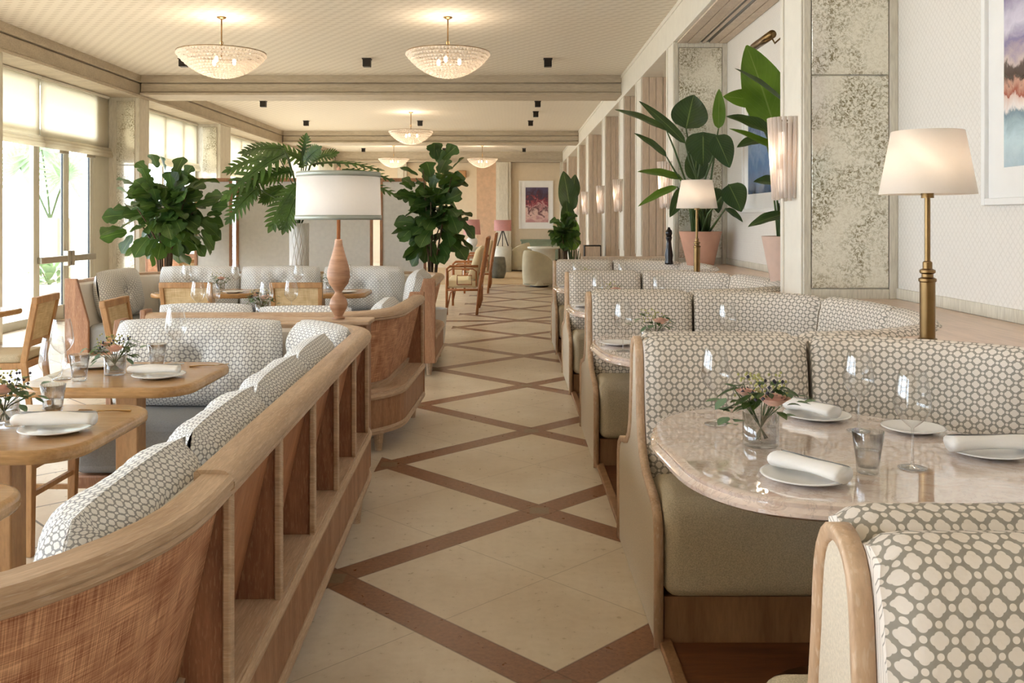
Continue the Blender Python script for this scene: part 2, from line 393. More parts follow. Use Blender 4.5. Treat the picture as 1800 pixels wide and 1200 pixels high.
def mirror_mat():
    t=NT('antique_mirror'); v=t.coord('Object'); a=t.noise(v,3.2,3,.5,.6); b=t.noise(v,48,6,.8,.8)
    k=t.math('MULTIPLY',t.ramp(a,[(.40,(0,0,0,1)),(.58,(1,1,1,1))]),1.0); bb=t.ramp(b,[(.47,(0,0,0,1)),(.57,(1,1,1,1))])
    bv=t.n('ShaderNodeRGBToBW',inp={0:bb}).outputs[0]; m=t.math('MULTIPLY',k,bv)
    base=t.mix(m,lin(236,231,214),lin(112,104,76)); base=t.mix(t.math('MULTIPLY',bv,.3),base,lin(170,154,120))
    t.col(base); t.b.inputs['Metallic'].default_value=.30; t.link(t.math('ADD',.12,t.math('MULTIPLY',m,.15)),t.b.inputs['Roughness']); return t.m
M['floor']=floor_mat(); M['ceil']=ceil_mat(); M['paper']=paper_mat(); M['mirror']=mirror_mat()
M['woodfloor']=wood('booth_floor_boards',lin(96,58,36),lin(134,88,58),sc=(.6,6,1),rough=.35,streak=20)
M['patio']=plain('pale_patio_paving',lin(226,222,212),.9,var=.03)
YB=31.5
struct(MB().box(-11,5,-5,YB+.3,-.2,0).build('floor',M['floor']))
struct(MB().box(.55,XN,-.6,11.7,0,.006).build('trim_9',M['woodfloor']))          # board floor under the booths
struct(MB().box(.505,.55,-.6,11.7,0,.022).build('trim_10',M['plinth'],bevel=.006))
struct(MB().box(XS-.5,XN+.3,-5,YB+.3,ZC,ZC+.15).build('ceiling',M['ceil']))
# beams with mouldings
def beam(name,y0,y1,zb=3.465):
    m=MB().box(XS,XW,y0+.03,y1-.03,zb+.01,ZC); m.box(XS,XW,y0-.03,y1+.03,ZC-.115,ZC); m.box(XS,XW,y0-.05,y1+.05,zb,zb+.04)
    m.box(XS,XW,y0,y1,zb+.052,ZC-.135)
    struct(m.build(name,M['beam'],bevel=.004))
beam('trim_1',14.83,15.47); beam('trim_2',24.1,24.85)
# back wall
struct(MB().box(-6.9,XN+.3,-5.2,-5,0,ZC).build('wall_light_block',plain('light_block_paint',lin(228,216,196),.7,var=.02)))  # unseen wall behind the camera, added to block frontal light from the rear
bw=MB()
bw.box(-6.8,XN+.3,YB,YB+.2,0,ZC)
struct(bw.build('wall_back',plain('warm_back_wall',lin(222,204,176),.7,var=.02)))
m=MB().box(XS,XW,YB-.14,YB,3.42,ZC); m.box(XS,XW,YB-.2,YB,3.42,3.48)
struct(m.build('trim_3',M['beam']))
def bx_(px): return (px-VX)*YB/F
m=MB()
for a,b in((700,716),(872,898),(984,996)): 
    m.box(bx_(a),bx_(b),YB-.22,YB,0,3.42); m.box(bx_(a+5),bx_(b-5),YB-.26,YB-.22,0,3.42)
struct(m.build('trim_4',M['cream_paint'],bevel=.004))
struct(MB().box(bx_(838),bx_(872),YB-.08,YB-.001,0,3.42).build('trim_5',plain('blush_alcove',lin(214,178,146),.7)))
# right wall : header, pillars, niches
pil=[(-.6,1.1),(5.63,6.06),(10.05,10.5),(12.53,13.1),(14.47,15.07),(17.3,17.9),(21.0,21.7),(23.9,24.5),(28.3,29.0),(31.2,31.5)]
hd=MB().box(XW,XN+.3,-5,YB,ZH,ZC); hd.box(XW-.012,XW,-2,YB,ZC-.05,ZC); hd.box(XW-.012,XW,-2,YB,ZH,ZH+.03)
struct(hd.build('wall_right',M['header_paint'],bevel=.003))
for i,(a,b) in enumerate(pil):
    p=MB().box(XW,XN+.02,a,b,0,ZH); p.box(XW-.012,XW,a,a+.05,ZL,ZH); p.box(XW-.012,XW,b-.05,b,ZL,ZH)
    struct(p.build('trim_%d'%(11+i),M['header_paint'],bevel=.003))
    j=MB(); 
    for s,yy in((-1,a),(1,b)):
        y0,y1=(yy-.02,yy) if s<0 else (yy,yy+.02)
        if i<3:
            j.box(XW+.0,XW+.045,y0,y1,0,ZH); j.box(XN-.055,XN,y0,y1,0,ZH); j.box(XW+.045,XN-.055,y0,y1,0,ZL+.06); j.box(XW+.045,XN-.055,y0,y1,ZH-.06,ZH)
        else:
            for k in range(6): j.box(XW+.006+k*.096,XW+.096+k*.096,y0,y1,0,ZH)
    struct(j.build('trim_%d'%(31+i),M['pinkwood'] if i>2 else M['cream_paint'],bevel=.004))
struct(MB().box(XN,XN+.2,-5,YB,0,ZC).build('wall_right_niche',M['paper']))
struct(MB().box(XN-.012,XN,-1,11.6,ZL,ZL+.065).build('baseboard_right',M['cream_paint'],bevel=.003))
for i,(a,b) in enumerate(zip([p[1] for p in pil[2:-1]],[p[0] for p in pil[3:]])):   # boarded backs of the far bays
    j=MB(); y=a+.02
    while y<b-.03: j.box(XN-.05,XN-.001,y,min(y+.16,b-.025),0,ZH); y+=.166
    struct(j.build('trim_%d'%(51+i),M['pinkwood'],bevel=.004))
sf=MB()
for x in (1.83,1.94,): sf.box(x,x+.10,6.09,10.02,ZH-.018,ZH)
for x in (2.18,2.28): sf.box(x,x+.092,6.09,10.02,ZH-.018,ZH)
sf.box(2.045,2.065,6.09,10.02,ZH-.018,ZH); sf.box(2.10,2.13,6.09,10.02,ZH-.018,ZH)
struct(sf.build('trim_61',M['pinkwood'],bevel=.003))
struct(MB().box(2.046,2.18,6.1,10.01,ZH-.006,ZH-.001).build('trim_62',M['black']))
# mirrors in the niches
def mir(name,x0,x1,y,face,z0,z1,zs,label):
    t=thing(name,label,'mirror',((x0+x1)/2,y,z0))
    y0,y1=(y-.022,y-.002) if face<0 else (y+.002,y+.022)
    def L(a,b,c,d): return MB().box(a-(x0+x1)/2,b-(x0+x1)/2,y0-y,y1-y,c-z0,d-z0)
    L(x0,x1,z0,zs-.004).build('glass_panel',M['mirror'],t,bevel=.004); L(x0,x1,zs+.004,z1).build('glass_panel',M['mirror'],t,bevel=.004)
mir('antique_mirror',XW+.05,XN-.06,5.63,-1,ZL+.065,ZH-.065,2.336,'large smoky antique mirror panel beside the fluted sconce, nearest the camera')
mir('antique_mirror',XW+.05,XN-.06,10.05,-1,ZL+.065,ZH-.065,2.336,'smoky antique mirror panel behind the terracotta pot')
# ledge behind the booths
UNITS=[1.39,3.64,5.89,8.14,10.39]
INP=[(.52,-.19),(.8,-.19),(1.15,-.19),(1.3,-.20),(1.43,-.235),(1.55,-.30),(1.66,-.39),(1.75,-.49),(1.81,-.61),(1.855,-.76),(1.88,-.94),(1.89,-1.12)]
near_out=offset(INP,0)[::1]
nr=normals(INP)
OUTP=[(p[0]-q[0]*-.10,p[1]-q[1]*-.10) for p,q in zip(INP,nr)]   # temp
def outer(o): return [(p[0]+q[0]*o,p[1]+q[1]*o) for p,q in zip(INP,nr)]
# find sign so that the outside of the booth lies beyond (+y at the start)
SG=1 if nr[0][1]>0 else -1
OUTL=outer(SG*.155)
poly=[(XN-.015,-.4)]
poly=[]
poly.append((XN-.013,.27))
poly.append((XN-.013,11.5))
last=UNITS[-1]
side=[]
for u in UNITS:
    a=[(x,u+min(y,-.003)) for x,y in OUTL if x>1.2]; a=a[::-1]       # from wall towards the tip
    b=[(x,u-min(y,-.003)) for x,y in OUTL if x>1.2]
    side+=a+b
side=[p for p in side if p[1]<11.5]
poly+=side[::-1]
struct(MB().prism(poly,ZL-.04,ZL).build('trim_63',M['ledge'],tri=True))
struct(MB().box(.9,XN-.02,11.5,11.62,0,ZL+.02).build('trim_64',M['pinkwood'],bevel=.005))
# ------------------------------------------------------------------ left wall
m=MB().box(-6.9,XS-.05,-5,YB,3.42,ZC); m.box(XS-.05,XS+.03,-5,YB,3.42,3.46); m.box(XS-.05,XS+.015,-5,YB,ZC-.115,ZC); m.box(XS-.05,XS-.015,-5,YB,3.475,ZC-.135)
struct(m.build('wall_left',M['beam'],bevel=.003))
lp=[(-4.8,-4.4),(-1.2,-.6),(4.6,5.2),(10.2,10.8),(14.77,15.17),(18.9,19.6),(24.1,24.8),(31.0,31.5)]
for i,(a,b) in enumerate(lp):
    struct(MB().box(-6.9,XS,a,b,0,3.42).build('trim_%d'%(71+i),M['cream_paint'],bevel=.004))
    if i>0:
        mw=mir('antique_mirror',XG+.10,XS-.07,a,-1,.3,3.36,2.33,['','','foxed mirror strip on the window pillar near the camera','foxed mirror strip on the pillar at the left edge','foxed mirror strip beside the glass doors','foxed mirror strip between the second and third blinds','foxed mirror strip on the far window pillar','foxed mirror strip in the far left corner'][i]) if i in(4,5) else None
        j=MB().box(XG,XS-.002,a-.001-.0,a,0,3.42)
for i,(a,b) in enumerate(zip([p[1] for p in lp[:-1]],[p[0] for p in lp[1:]])):
    # glazing bays : frame + pane; door leaves in the third bay
    x0=XG-.09; x1=XG-.03
    fr=MB()
    if i==3:
        edges=[(a,a+.10),(12.44,12.52),(14.21,14.30)]
        fr.box(x0,x1,14.30,b,0,3.42)
    else:
        n=4; st=(b-a)/n; edges=[(a+k*st,a+k*st+.08) for k in range(n)]+[(b-.08,b)]
    for e in edges: fr.box(x0,x1,e[0],e[1],0,3.42)
    fr.box(x0,x1,a,b,3.34,3.42); fr.box(x0,x1,a,b,0,.10 if i!=3 else .02)
    if i==3: fr.box(x0,x1,a,12.5,.02,.12); fr.box(x0,x1,a,b,2.62,2.70)
    w=struct(fr.build('window_%d'%(i+1),M['doorframe'],bevel=.004))
    MB().box(XG-.065,XG-.055,a,12.44 if i==3 else b,.0,3.42).build('pane',M['pane'],w)
    if i==3: MB().box(XG-.065,XG-.055,12.44,14.3,2.7,3.34).build('pane',M['pane'],w)
for k,(a,b) in enumerate(((12.53,13.36),(13.37,14.20))):
    fr=MB().box(XG-.085,XG-.035,a,a+.075,.02,2.61).box(XG-.085,XG-.035,b-.075,b,.02,2.61).box(XG-.085,XG-.035,a,b,.02,.22).box(XG-.085,XG-.035,a,b,2.53,2.61)
    d=struct(fr.build('door_%d'%(k+1),M['doorframe'],bevel=.004))
    MB().box(XG-.064,XG-.056,a+.05,b-.05,.18,2.55).build('pane',M['pane'],d)
    g=MB(); 
    for yy in(a+.077,b-.085): g.box(XG-.07,XG-.05,yy,yy+.008,.22,2.53)
    g.build('glazing_seal',M['gasket'],d)
    pb=MB().box(XG-.035,XG+.03,a+.01,b-.01,.84,.93); e=a+.02 if k else b-.10
    pb.box(XG-.03,XG+.045,e,e+.08,.78,1.0); pb.build('push_bar',M['steel'],d,bevel=.008)
    MB().box(XG-.03,XG+.04,b-.34,b-.06,2.40,2.46).build('closer',M['steel'],d,bevel=.006)
# linen roman blinds
def blind(y0,y1,label,zb=2.42,zt=3.38):
    t=thing('roman_blind',label,'blind',(XG+.02,y0,zb),0,'linen roman blinds')
    def sh(u,v):
        z=v*(zt-zb-.17)+.17; y=u*(y1-y0); return ((.012*math.sin(u*PI*3)*.4,y,z),(u,v))
    MB().grid(sh,10,6).build('fabric',M['blind'],t,smooth=True,solid=.004)
    m=MB()
    for k,(zz,dx) in enumerate(((0.0,.055),(.045,.04),(.09,.025))):
        m.tube([(dx,0,zz+.05),(dx,(y1-y0),zz+.05)],.034,10)
    o=m.build('folded_hem',M['blind'],t,smooth=True)
    MB().box(-.01,.03,0,y1-y0,zt-zb-.005,zt-zb+.03).build('headrail',M['header_paint'],t)
blind(10.82,12.50,'raised linen blind above the fixed window at the left edge')
blind(12.52,14.62,'raised linen blind above the pair of glass doors')
blind(15.22,18.75,'linen blind behind the near fiddle leaf fig, second window bay')
blind(19.7,24.0,'far linen blind above the split leaf plant, third window bay')
blind(5.3,10.1,'linen blind in the nearer window bay left of the frame')
blind(25,30.9,'linen blind in the farthest window bay')
# ------------------------------------------------------------------ patio outside
struct(MB().box(-30,XG-.1,-6,34,-.35,-.02).build('patio_floor',M['patio']))
struct(MB().box(-14,-13.8,-4,40,-.02,1.0).build('wall_patio',plain('white_patio_wall',lin(238,236,230),.9)))
# ------------------------------------------------------------------ world, camera, lights
w=bpy.data.worlds.new('World'); bpy.context.scene.world=w; w.use_nodes=True
bg=w.node_tree.nodes['Background']; bg.inputs[0].default_value=(.80,.885,1.0,1); bg.inputs[1].default_value=6.5
sun=bpy.data.lights.new('sun','SUN'); sun.energy=3.5; sun.angle=.35; sun.color=(1,.96,.92)
so=bpy.data.objects.new('sun',sun); C.objects.link(so); so.rotation_euler=(math.radians(52),0,math.radians(-118))
def point(name,loc,e,col=(1,.86,.70),r=.04):
    l=bpy.data.lights.new(name,'POINT'); l.energy=e; l.color=col; l.shadow_soft_size=r
    o=bpy.data.objects.new(name,l); C.objects.link(o); o.location=loc; return o
cam=bpy.data.cameras.new('camera'); co=bpy.data.objects.new('camera',cam); C.objects.link(co)
cam.sensor_width=36; cam.sensor_fit='HORIZONTAL'; cam.lens=F/1800*36; cam.shift_x=(900-VX)/1800; cam.shift_y=-(600-HY)/1800
cam.clip_start=.05; cam.clip_end=200
co.location=(0,0,H); co.rotation_euler=(PI/2,0,0); bpy.context.scene.camera=co
vs=bpy.context.scene.view_settings; vs.view_transform='Standard'; vs.look='None'; vs.gamma=1; vs.use_curve_mapping=False; vs.exposure=0.62
# ================================================================== LEFT BANQUETTES
def cushion(name,w,h,t,mat=None,btn=True,seed=0,sq=.0):
    """upright cushion mesh: width on x, thickness on y, height on z from 0"""
    mat=mat or M['fabric2']; rr=random.Random(seed); ph=[rr.uniform(0,6) for _ in range(6)]
    def prof(a): 
        a=min(1,abs(a)); return (1-a**3.2)**.5
    def surf(sgn):
        def f(u,v):
            a=u*2-1; b=v*2-1
            # keep a soft pillow outline: corners pulled in a little
            ex=1-.05*(b*b)**1.5; ez=1-.06*(a*a)**1.5
            x=a*w/2*ex; z=h/2+b*h/2*ez
            th=t/2*prof(a)*prof(b)
            d=math.hypot(a*w*.5,(b-.05)*h*.5)
            if btn and sgn<0:
                th-= .42*t*math.exp(-(d/.05)**2)+.10*t*math.exp(-(d/.16)**2)
                ang=math.atan2(b,a); th-=.05*t*math.exp(-((d-.13)/.10)**2)*(.5+.5*math.sin(ang*9+ph[2]))
            th+= .05*t*math.sin(a*5+ph[0])*math.sin(b*4+ph[1])*prof(a)*prof(b)
            th+= .035*t*math.sin(a*19+ph[3]+b*2.5)*prof(b)*(1-.5*prof(a))
            return ((x,sgn*th,z),(x+math.copysign(t/2*(1-prof(a)),a),z+math.copysign(t/2*(1-prof(b)),b)))
        return f
    m=MB(); m.grid(surf(-1),28,22); m.grid(surf(1),14,11)
    return m
def place_cushion(x,y,z,rz,w,h,t,lean,label,seed,group=None,tilt=0):
    m=cushion('c',w,h,t,seed=seed); o=m.build('patterned_cushion',M['fabric2'],smooth=True,fixn=True)
    o.location=(x,y,z); o.rotation_euler=(lean,tilt,rz); tag(o,label,'cushion',group); return o
RAILP=[(-.008,.828),(-.002,.836),(-.012,.843),(-.012,.856),(-.004,.872),(.010,.882),(.026,.885),(.072,.885),(.080,.879),(.080,.858),(.062,.842),(.062,.825),(.0,.822)]
RAILN=[(-.008,.832),(-.002,.838),(-.010,.846),(-.010,.864),(-.002,.874),(.062,.876),(.068,.868),(.062,.83),(.0,.822)]
def banquette(label,path,inner,bays,woven,ends,feet,rz=0,narrow=0):
    """path: outside line in plan, room side on the left of travel; bays: (s0,s1,[rib positions]) along the straight part; woven: list of arc ranges"""
    t=thing('curved_banquette',label,'banquette',(path[0][0],path[0][1],0))
    ox,oy=path[0]
    P=[(x-ox,y-oy) for x,y in path]; inn=[(x-ox,y-oy) for x,y in inner]
    S=[0]
    for i in range(1,len(P)): S.append(S[-1]+math.hypot(P[i][0]-P[i-1][0],P[i][1]-P[i-1][1]))
    def seg(a,b):
        out=[at(a)]+[p for p,s in zip(P,S) if a+1e-4<s<b-1e-4]+[at(b)]; return out
    def at(s):
        s=max(0,min(S[-1],s))
        for i in range(1,len(S)):
            if s<=S[i]+1e-9:
                k=(s-S[i-1])/(S[i]-S[i-1]); return (P[i-1][0]+(P[i][0]-P[i-1][0])*k,P[i-1][1]+(P[i][1]-P[i-1][1])*k)
        return P[-1]
    def tan(s):
        a=at(s-.01);b=at(s+.01);l=math.hypot(b[0]-a[0],b[1]-a[1]); return ((b[0]-a[0])/l,(b[1]-a[1])/l)
    if narrow: 
        MB().sweep(seg(0,narrow),RAILN).build('top_rail',M['rail'],t,smooth=True).data.set_sharp_from_angle(angle=math.radians(35))
    MB().sweep(seg(narrow,S[-1]) if narrow else P,RAILP).build('top_rail',M['rail'],t,smooth=True).data.set_sharp_from_angle(angle=math.radians(35))
    MB().sweep(P,[(.0,.13),(.0,.34),(.02,.34),(.02,.13)]).build('skirt',M['oakskirt'],t)
    m=MB().sweep(P,[(-.012,.335),(-.016,.35),(-.006,.368),(.03,.368),(.03,.335)]); m.sweep(P,[(-.010,.118),(-.014,.14),(-.004,.155),(.03,.155),(.03,.118)]); m.sweep(P,[(-.002,.366),(-.002,.378),(.15,.378),(.15,.366)])
    m.build('moulding',M['rail'],t,smooth=False)
    for (a,b,mt) in woven:
        m=MB().sweep(seg(a,b),[(.125,.376),(.02,.826),(.035,.826),(.14,.376)]); m.build('back_panel',M['rattan_weave'] if mt else M['oakred'],t)
        if mt: MB().sweep(seg(a,b),[(.108,.378),(.098,.415),(.112,.418),(.124,.378)]).build('panel_bead',M['rail'],t)
    MB().sweep(P,[(.145,.30),(.04,.83),(.075,.86),(.11,.84),(.20,.46),(.20,.30)]).build('inner_lining',M['lining'],t)
    for s in bays:
        p=at(s); tx,ty=tan(s); nx,ny=-ty,tx
        def q(o,al,z): return (p[0]+nx*o+tx*al,p[1]+ny*o+ty*al,z)
        th=.011
        MB().hexa([q(.012,-th,.378),q(.135,-th,.378),q(.135,th,.378),q(.012,th,.378),q(.012,-th,.83),q(.035,-th,.83),q(.035,th,.83),q(.012,th,.83)]).build('rib',M['oakdark'],t)
        MB().hexa([q(-.004,-.02,.375),q(.014,-.02,.375),q(.014,.02,.375),q(-.004,.02,.375),q(-.004,-.02,.83),q(.014,-.02,.83),q(.014,.02,.83),q(-.004,.02,.83)]).build('post',M['rail'],t,bevel=.004)
    outer=offset(P,.19)
    seat=outer+inn[::-1]
    MB().prism(seat,.215,.47).build('seat',M['greyseat'],t,bevel=.045,seg=3,tri=False)
    MB().prism(offset(P,.03)+[(x,y) for x,y in inn[::-1]],.15,.213).build('base_rail',M['oakskirt'],t,tri=False,bevel=.008)
    for (i,s) in ends:
        p=at(s); tx,ty=tan(min(max(s,.02),S[-1]-.02)); nx,ny=-ty,tx; sg=-1 if i else 1
        m=MB(); pr=[(-.006,.12),(-.006,.905),(.105,.905),(.215,.50),(.215,.12)]
        vs=[]
        for al in(0,sg*.035): vs+=[(p[0]+nx*o+tx*al,p[1]+ny*o+ty*al,z) for o,z in pr]
        m.add(vs,[(0,1,2,3,4),(9,8,7,6,5)]+[(k,(k+1)%5,5+(k+1)%5,5+k) for k in range(5)])
        m.build('end_panel',M['oakskirt'],t,bevel=.006)
    for (x,y) in feet:
        MB().lathe([(0,0),(.022,0),(.038,.155),(0,.155)],(x-ox,y-oy,0),14).build('foot',M['rail'],t,smooth=False)
    return t,S
# nearest banquette
P1=fillet([(-2.1,1.16),(-.61,1.16),(-.715,4.62),(-.735,5.08),(-2.12,5.08)],[.74,3.0,.42],10,.09)
P1=fillet([(-2.1,1.16),(-.605,1.16),(-.735,5.08),(-2.12,5.08)],[.74,.45],12,.10)
def arc(path):
    S=[0]
    for i in range(1,len(path)): S.append(S[-1]+math.hypot(path[i][0]-path[i-1][0],path[i][1]-path[i-1][1]))
    return S
S1=arc(P1)
def s_at_y(path,S,y,lo=-1e9):
    for i in range(1,len(path)):
        if S[i]>lo and (path[i-1][1]-y)*(path[i][1]-y)<=0 and path[i-1][1]!=path[i][1]:
            k=(y-path[i-1][1])/(path[i][1]-path[i-1][1]); return S[i-1]+k*(S[i]-S[i-1])
ribs=[s_at_y(P1,S1,y) for y in (2.08,2.60,3.13,3.64,4.15,4.62)]
banquette('long limed oak banquette nearest the camera with open ribs along the aisle',P1,[(-2.1,1.83),(-1.28,1.83),(-1.31,4.42),(-2.12,4.42)],ribs,[(0,ribs[0]-.01,1),(ribs[0]+.01,ribs[-1]-.01,0),(ribs[-1]+.01,S1[-1]-.04,1)],[(1,0.0),(0,S1[-1])],[(-.74,4.38),(-.72,2.2),(-2.05,4.50),(-2.04,4.98),(-1.0,5.0)],narrow=ribs[0]-.012)
P2=fillet([(-2.2,5.52),(-.705,5.52),(-.655,6.9)],[.52],12,.1); S2=arc(P2)
banquette('curved rattan backed banquette behind the turned wood lamp',P2,[(-2.2,6.14),(-1.33,6.14),(-1.32,6.9)],[S2[-1]-.03],[(0,S2[-1]-.04,1)],[(1,0.0),(0,S2[-1])],[(-.83,5.76),(-.72,6.72),(-1.3,5.6),(-2.1,5.6),(-1.28,6.8)])
P3=fillet([(-.70,8.5),(-.70,10.05),(-4.12,10.05),(-4.12,8.5)],[.5,.5],10,.1); S3=arc(P3)
banquette('wide U shaped banquette in front of the folding screens',P3,[(-1.33,8.5),(-1.33,9.42),(-3.5,9.42),(-3.5,8.5)],[],[(.02,S3[-1]-.02,1)],[(1,0.0),(0,S3[-1])],[(-.76,8.56),(-1.25,8.58),(-.76,9.7),(-4.05,8.56),(-3.58,8.58),(-2.4,10.0)])
# loose back cushions
CL='cushions on the near banquette'
place_cushion(-1.66,4.80,.475,0,.90,.46,.24,-.22,'wide trellis cushion on the far short side of the near banquette',1,CL)
place_cushion(-1.03,4.66,.475,-.85,.50,.46,.24,-.2,'trellis cushion wedged in the far corner of the near banquette',2,CL)
side=[(4.09,.68),(3.39,.68),(2.69,.68),(1.99,.68)]
nm=['side cushion next to the far corner of the near banquette, under the lamp','second side cushion from the lamp on the near banquette','third side cushion from the lamp on the near banquette','side cushion closest to the camera on the near banquette']
for k,(y,wd) in enumerate(side):
    x=-.605-(y-1.16)*.0332-.255
    place_cushion(x-.01,y,.475,-PI/2+.033,wd,.45,.22,-.20,'trellis '+nm[k],3+k,CL)
CM='cushions on the middle banquette'
place_cushion(-1.90,5.80,.475,PI,.60,.465,.22,-.2,'cushion top showing over the rail, left end of the middle banquette',9,CM)
place_cushion(-1.28,5.80,.475,PI,.60,.45,.22,-.2,'cushion behind the turned wood lamp on the middle banquette',10,CM)
place_cushion(-.94,6.45,.475,-PI/2,.70,.43,.22,-.2,'pale cushion inside the right arm of the middle banquette',11,CM)
CF='cushions on the U shaped banquette'
place_cushion(-3.86,9.12,.475,PI/2,.92,.49,.24,-.15,'large shaded cushion against the left wing of the U shaped banquette',12,CF)
for k,(x,wd) in enumerate(((-3.33,.86),(-2.46,.86),(-1.57,.88))):
    place_cushion(x,9.74,.475,0,wd,.49,.26,-.18,'large cushion, U shaped banquette, '+['beside the left corner under the fiddle leaf fig','in front of the white textured vase','right of the turned wood lamp'][k],13+k,CF)
place_cushion(-.975,9.2,.475,-PI/2,.86,.48,.24,-.16,'large cushion against the right wing of the U shaped banquette by the aisle',17,CF)
# ================================================================== RIGHT BOOTHS
def booth(u,label):
    t=thing('booth_bench',label,'booth seating',(.5,u,0))
    X0=.5
    prof=[(0.0,.44),(.0,.46),(.012,.62),(.03,.80),(.045,.90),(.06,.955),(.085,.985),(.12,.998),(.155,.99),(.178,.965),(.187,.93),(.187,.44)]
    S=arc(INP)
    cuts=[0,s_near(INP,S,1.15),s_near(INP,S,1.76),S[-1]]
    for side in(-1,1):                       # -1 faces the camera
        path=[(x-X0,(y if side<0 else -y)) for x,y in INP]
        base=arc(path)
        for c in range(3):
            a=cuts[c]+(.006 if c else .0); b=cuts[c+1]-(.006 if c<2 else .0)
            sg=resamp(path,base,a,b,.04)
            m=MB(); n=len(sg); 
            nrm=[(SG*q[0],SG*q[1]*1) for q in normals(sg)] if side<0 else [(-SG*q[0],-SG*q[1]) for q in normals(sg)]
            vs=[];uv=[];L=0;V=[0]
            for k in range(1,len(prof)): V.append(V[-1]+math.hypot(prof[k][0]-prof[k-1][0],prof[k][1]-prof[k-1][1]))
            tot=b-a
            for i,(x,y) in enumerate(sg):
                if i: L+=math.hypot(x-sg[i-1][0],y-sg[i-1][1])
                e=min(L,tot-L); pinch=.028*math.exp(-(e/.022)**2)
                for k,(o,z) in enumerate(prof):
                    w=.004*math.sin(L*55+z*6+u)*math.sin(L*9+c)*(1 if 1<k<8 else 0)
                    oo=min(o+ (pinch if k<6 else 0)+w, .187); zz=z-(pinch*.7 if 4<k<10 else 0)
                    yy=y+nrm[i][1]*oo
                    if side<0 and yy>-.003: yy=-.003
                    if side>0 and yy<.003: yy=.003
                    vs.append((x+nrm[i][0]*oo,yy,zz)); uv.append((L+a,V[k]))
            mm=len(prof); fs=[(i*mm+k,(i+1)*mm+k,(i+1)*mm+k+1,i*mm+k+1) for i in range(n-1) for k in range(mm-1)]
            fs+=[tuple(range(mm)),tuple((n-1)*mm+k for k in range(mm-1,-1,-1))]
            m.add(vs,fs,uv); o=m.build('back_cushion',M['fabric'],t,smooth=True); o.data.set_sharp_from_angle(angle=math.radians(60))
        f=side*-1
        sp=[(.022,-.185),(.022,-.555),(.66,-.555),(.82,-.60),(.93,-.68),(1.0,-.83),(1.03,-1.12),(1.375,-1.12),(1.36,-.94),(1.34,-.76),(1.295,-.61),(1.235,-.49),(1.145,-.39),(1.035,-.30),(.915,-.235),(.785,-.20),(.65,-.185)]
        sp=[(x,y*(1 if side<0 else -1)) for x,y in sp]
        MB().prism(sp,.165,.503).build('seat',M['seatfab'],t,bevel=.05,seg=4)
        pl=[(.026,-.1),(.026,-.515),(.66,-.515),(.80,-.56),(.905,-.66),(.975,-.82),(1.005,-1.12),(1.375,-1.12),(1.34,-.76),(1.235,-.49),(1.035,-.30),(.785,-.15)]
        pl=[(x,y*(1 if side<0 else -1)) for x,y in pl]
        MB().prism(pl,.006,.163).build('plinth',M['plinth'],t)
    half=[(.535,0.0),(.535,.34),(.53,.40),(.505,.445),(.45,.475),(.34,.495),(.24,.52),(.17,.56),(.125,.62),(.10,.70),(.085,.80),(.078,.87),(.072,.905),(.062,.935),(.047,.957),(.027,.971),(.010,.976),(0,.9765)]
    out=[(-a,b) for a,b in half]+[(a,b) for a,b in half[::-1][1:]]
    n=len(out)
    # upholstered panel
    inn=out
    vs=[(x,a*.985,b*.99+.003) for x in(-.004,.014) for a,b in inn]
    MB().add(vs,[tuple(range(n)),tuple(range(2*n-1,n-1,-1))]+[(k,(k+1)%n,n+(k+1)%n,n+k) for k in range(n)]).build('end_panel',M['endlinen'],t)
    pts=[(-.011,a,max(b,.004)) for a,b in out]
    def strip(r):
        m=MB(); q=[Vector((a,b)) for a,b in out]; nn=normals([tuple(p) for p in q]); V2=[];f2=[]
        for k,(p,d) in enumerate(zip(q,nn)):
            for (dx,do) in((-.010,-.004),(-.014,.004),(-.010,.011),(.018,.011),(.018,-.008),(-.004,-.016),(-.010,-.013)): V2.append((dx,p.x-d[0]*-do*1,p.y+d[1]*do))
        mm=7
        for k in range(n-1):
            for j in range(mm): f2.append((k*mm+j,(k+1)*mm+j,(k+1)*mm+(j+1)%mm,k*mm+(j+1)%mm))
        f2+=[tuple(range(mm)),tuple((n-1)*mm+k for k in range(mm))]
        return m.add(V2,f2)
    strip(.015).build('edge_trim',M['boothtrim'],t,smooth=True)
    return t
def s_near(path,S,x):
    for i in range(1,len(path)):
        if path[i-1][0]<=x<=path[i][0]: return S[i-1]+(x-path[i-1][0])/(path[i][0]-path[i-1][0])*(S[i]-S[i-1])
    return S[-1]
def resamp(path,S,a,b,st):
    n=max(3,int((b-a)/st)); out=[]
    for k in range(n+1):
        s=a+(b-a)*k/n
        # denser near both ends
        s=a+(b-a)*(.5-.5*math.cos(PI*k/n)) if n>6 else s
        for i in range(1,len(S)):
            if s<=S[i]+1e-9:
                q=(s-S[i-1])/(S[i]-S[i-1]); out.append((path[i-1][0]+(path[i][0]-path[i-1][0])*q,path[i-1][1]+(path[i][1]-path[i-1][1])*q)); break
        else: out.append(path[-1])
    return out
BL=['trellis upholstered booth bench at the bottom right corner, closest to the camera','trellis booth bench behind the nearest marble table, under the tall brass lamp','trellis booth bench beyond the second marble table','fourth trellis booth bench from the camera, small brass lamp above it','farthest trellis booth bench on the right side of the aisle']
for u,l in zip(UNITS,BL): booth(u,l)
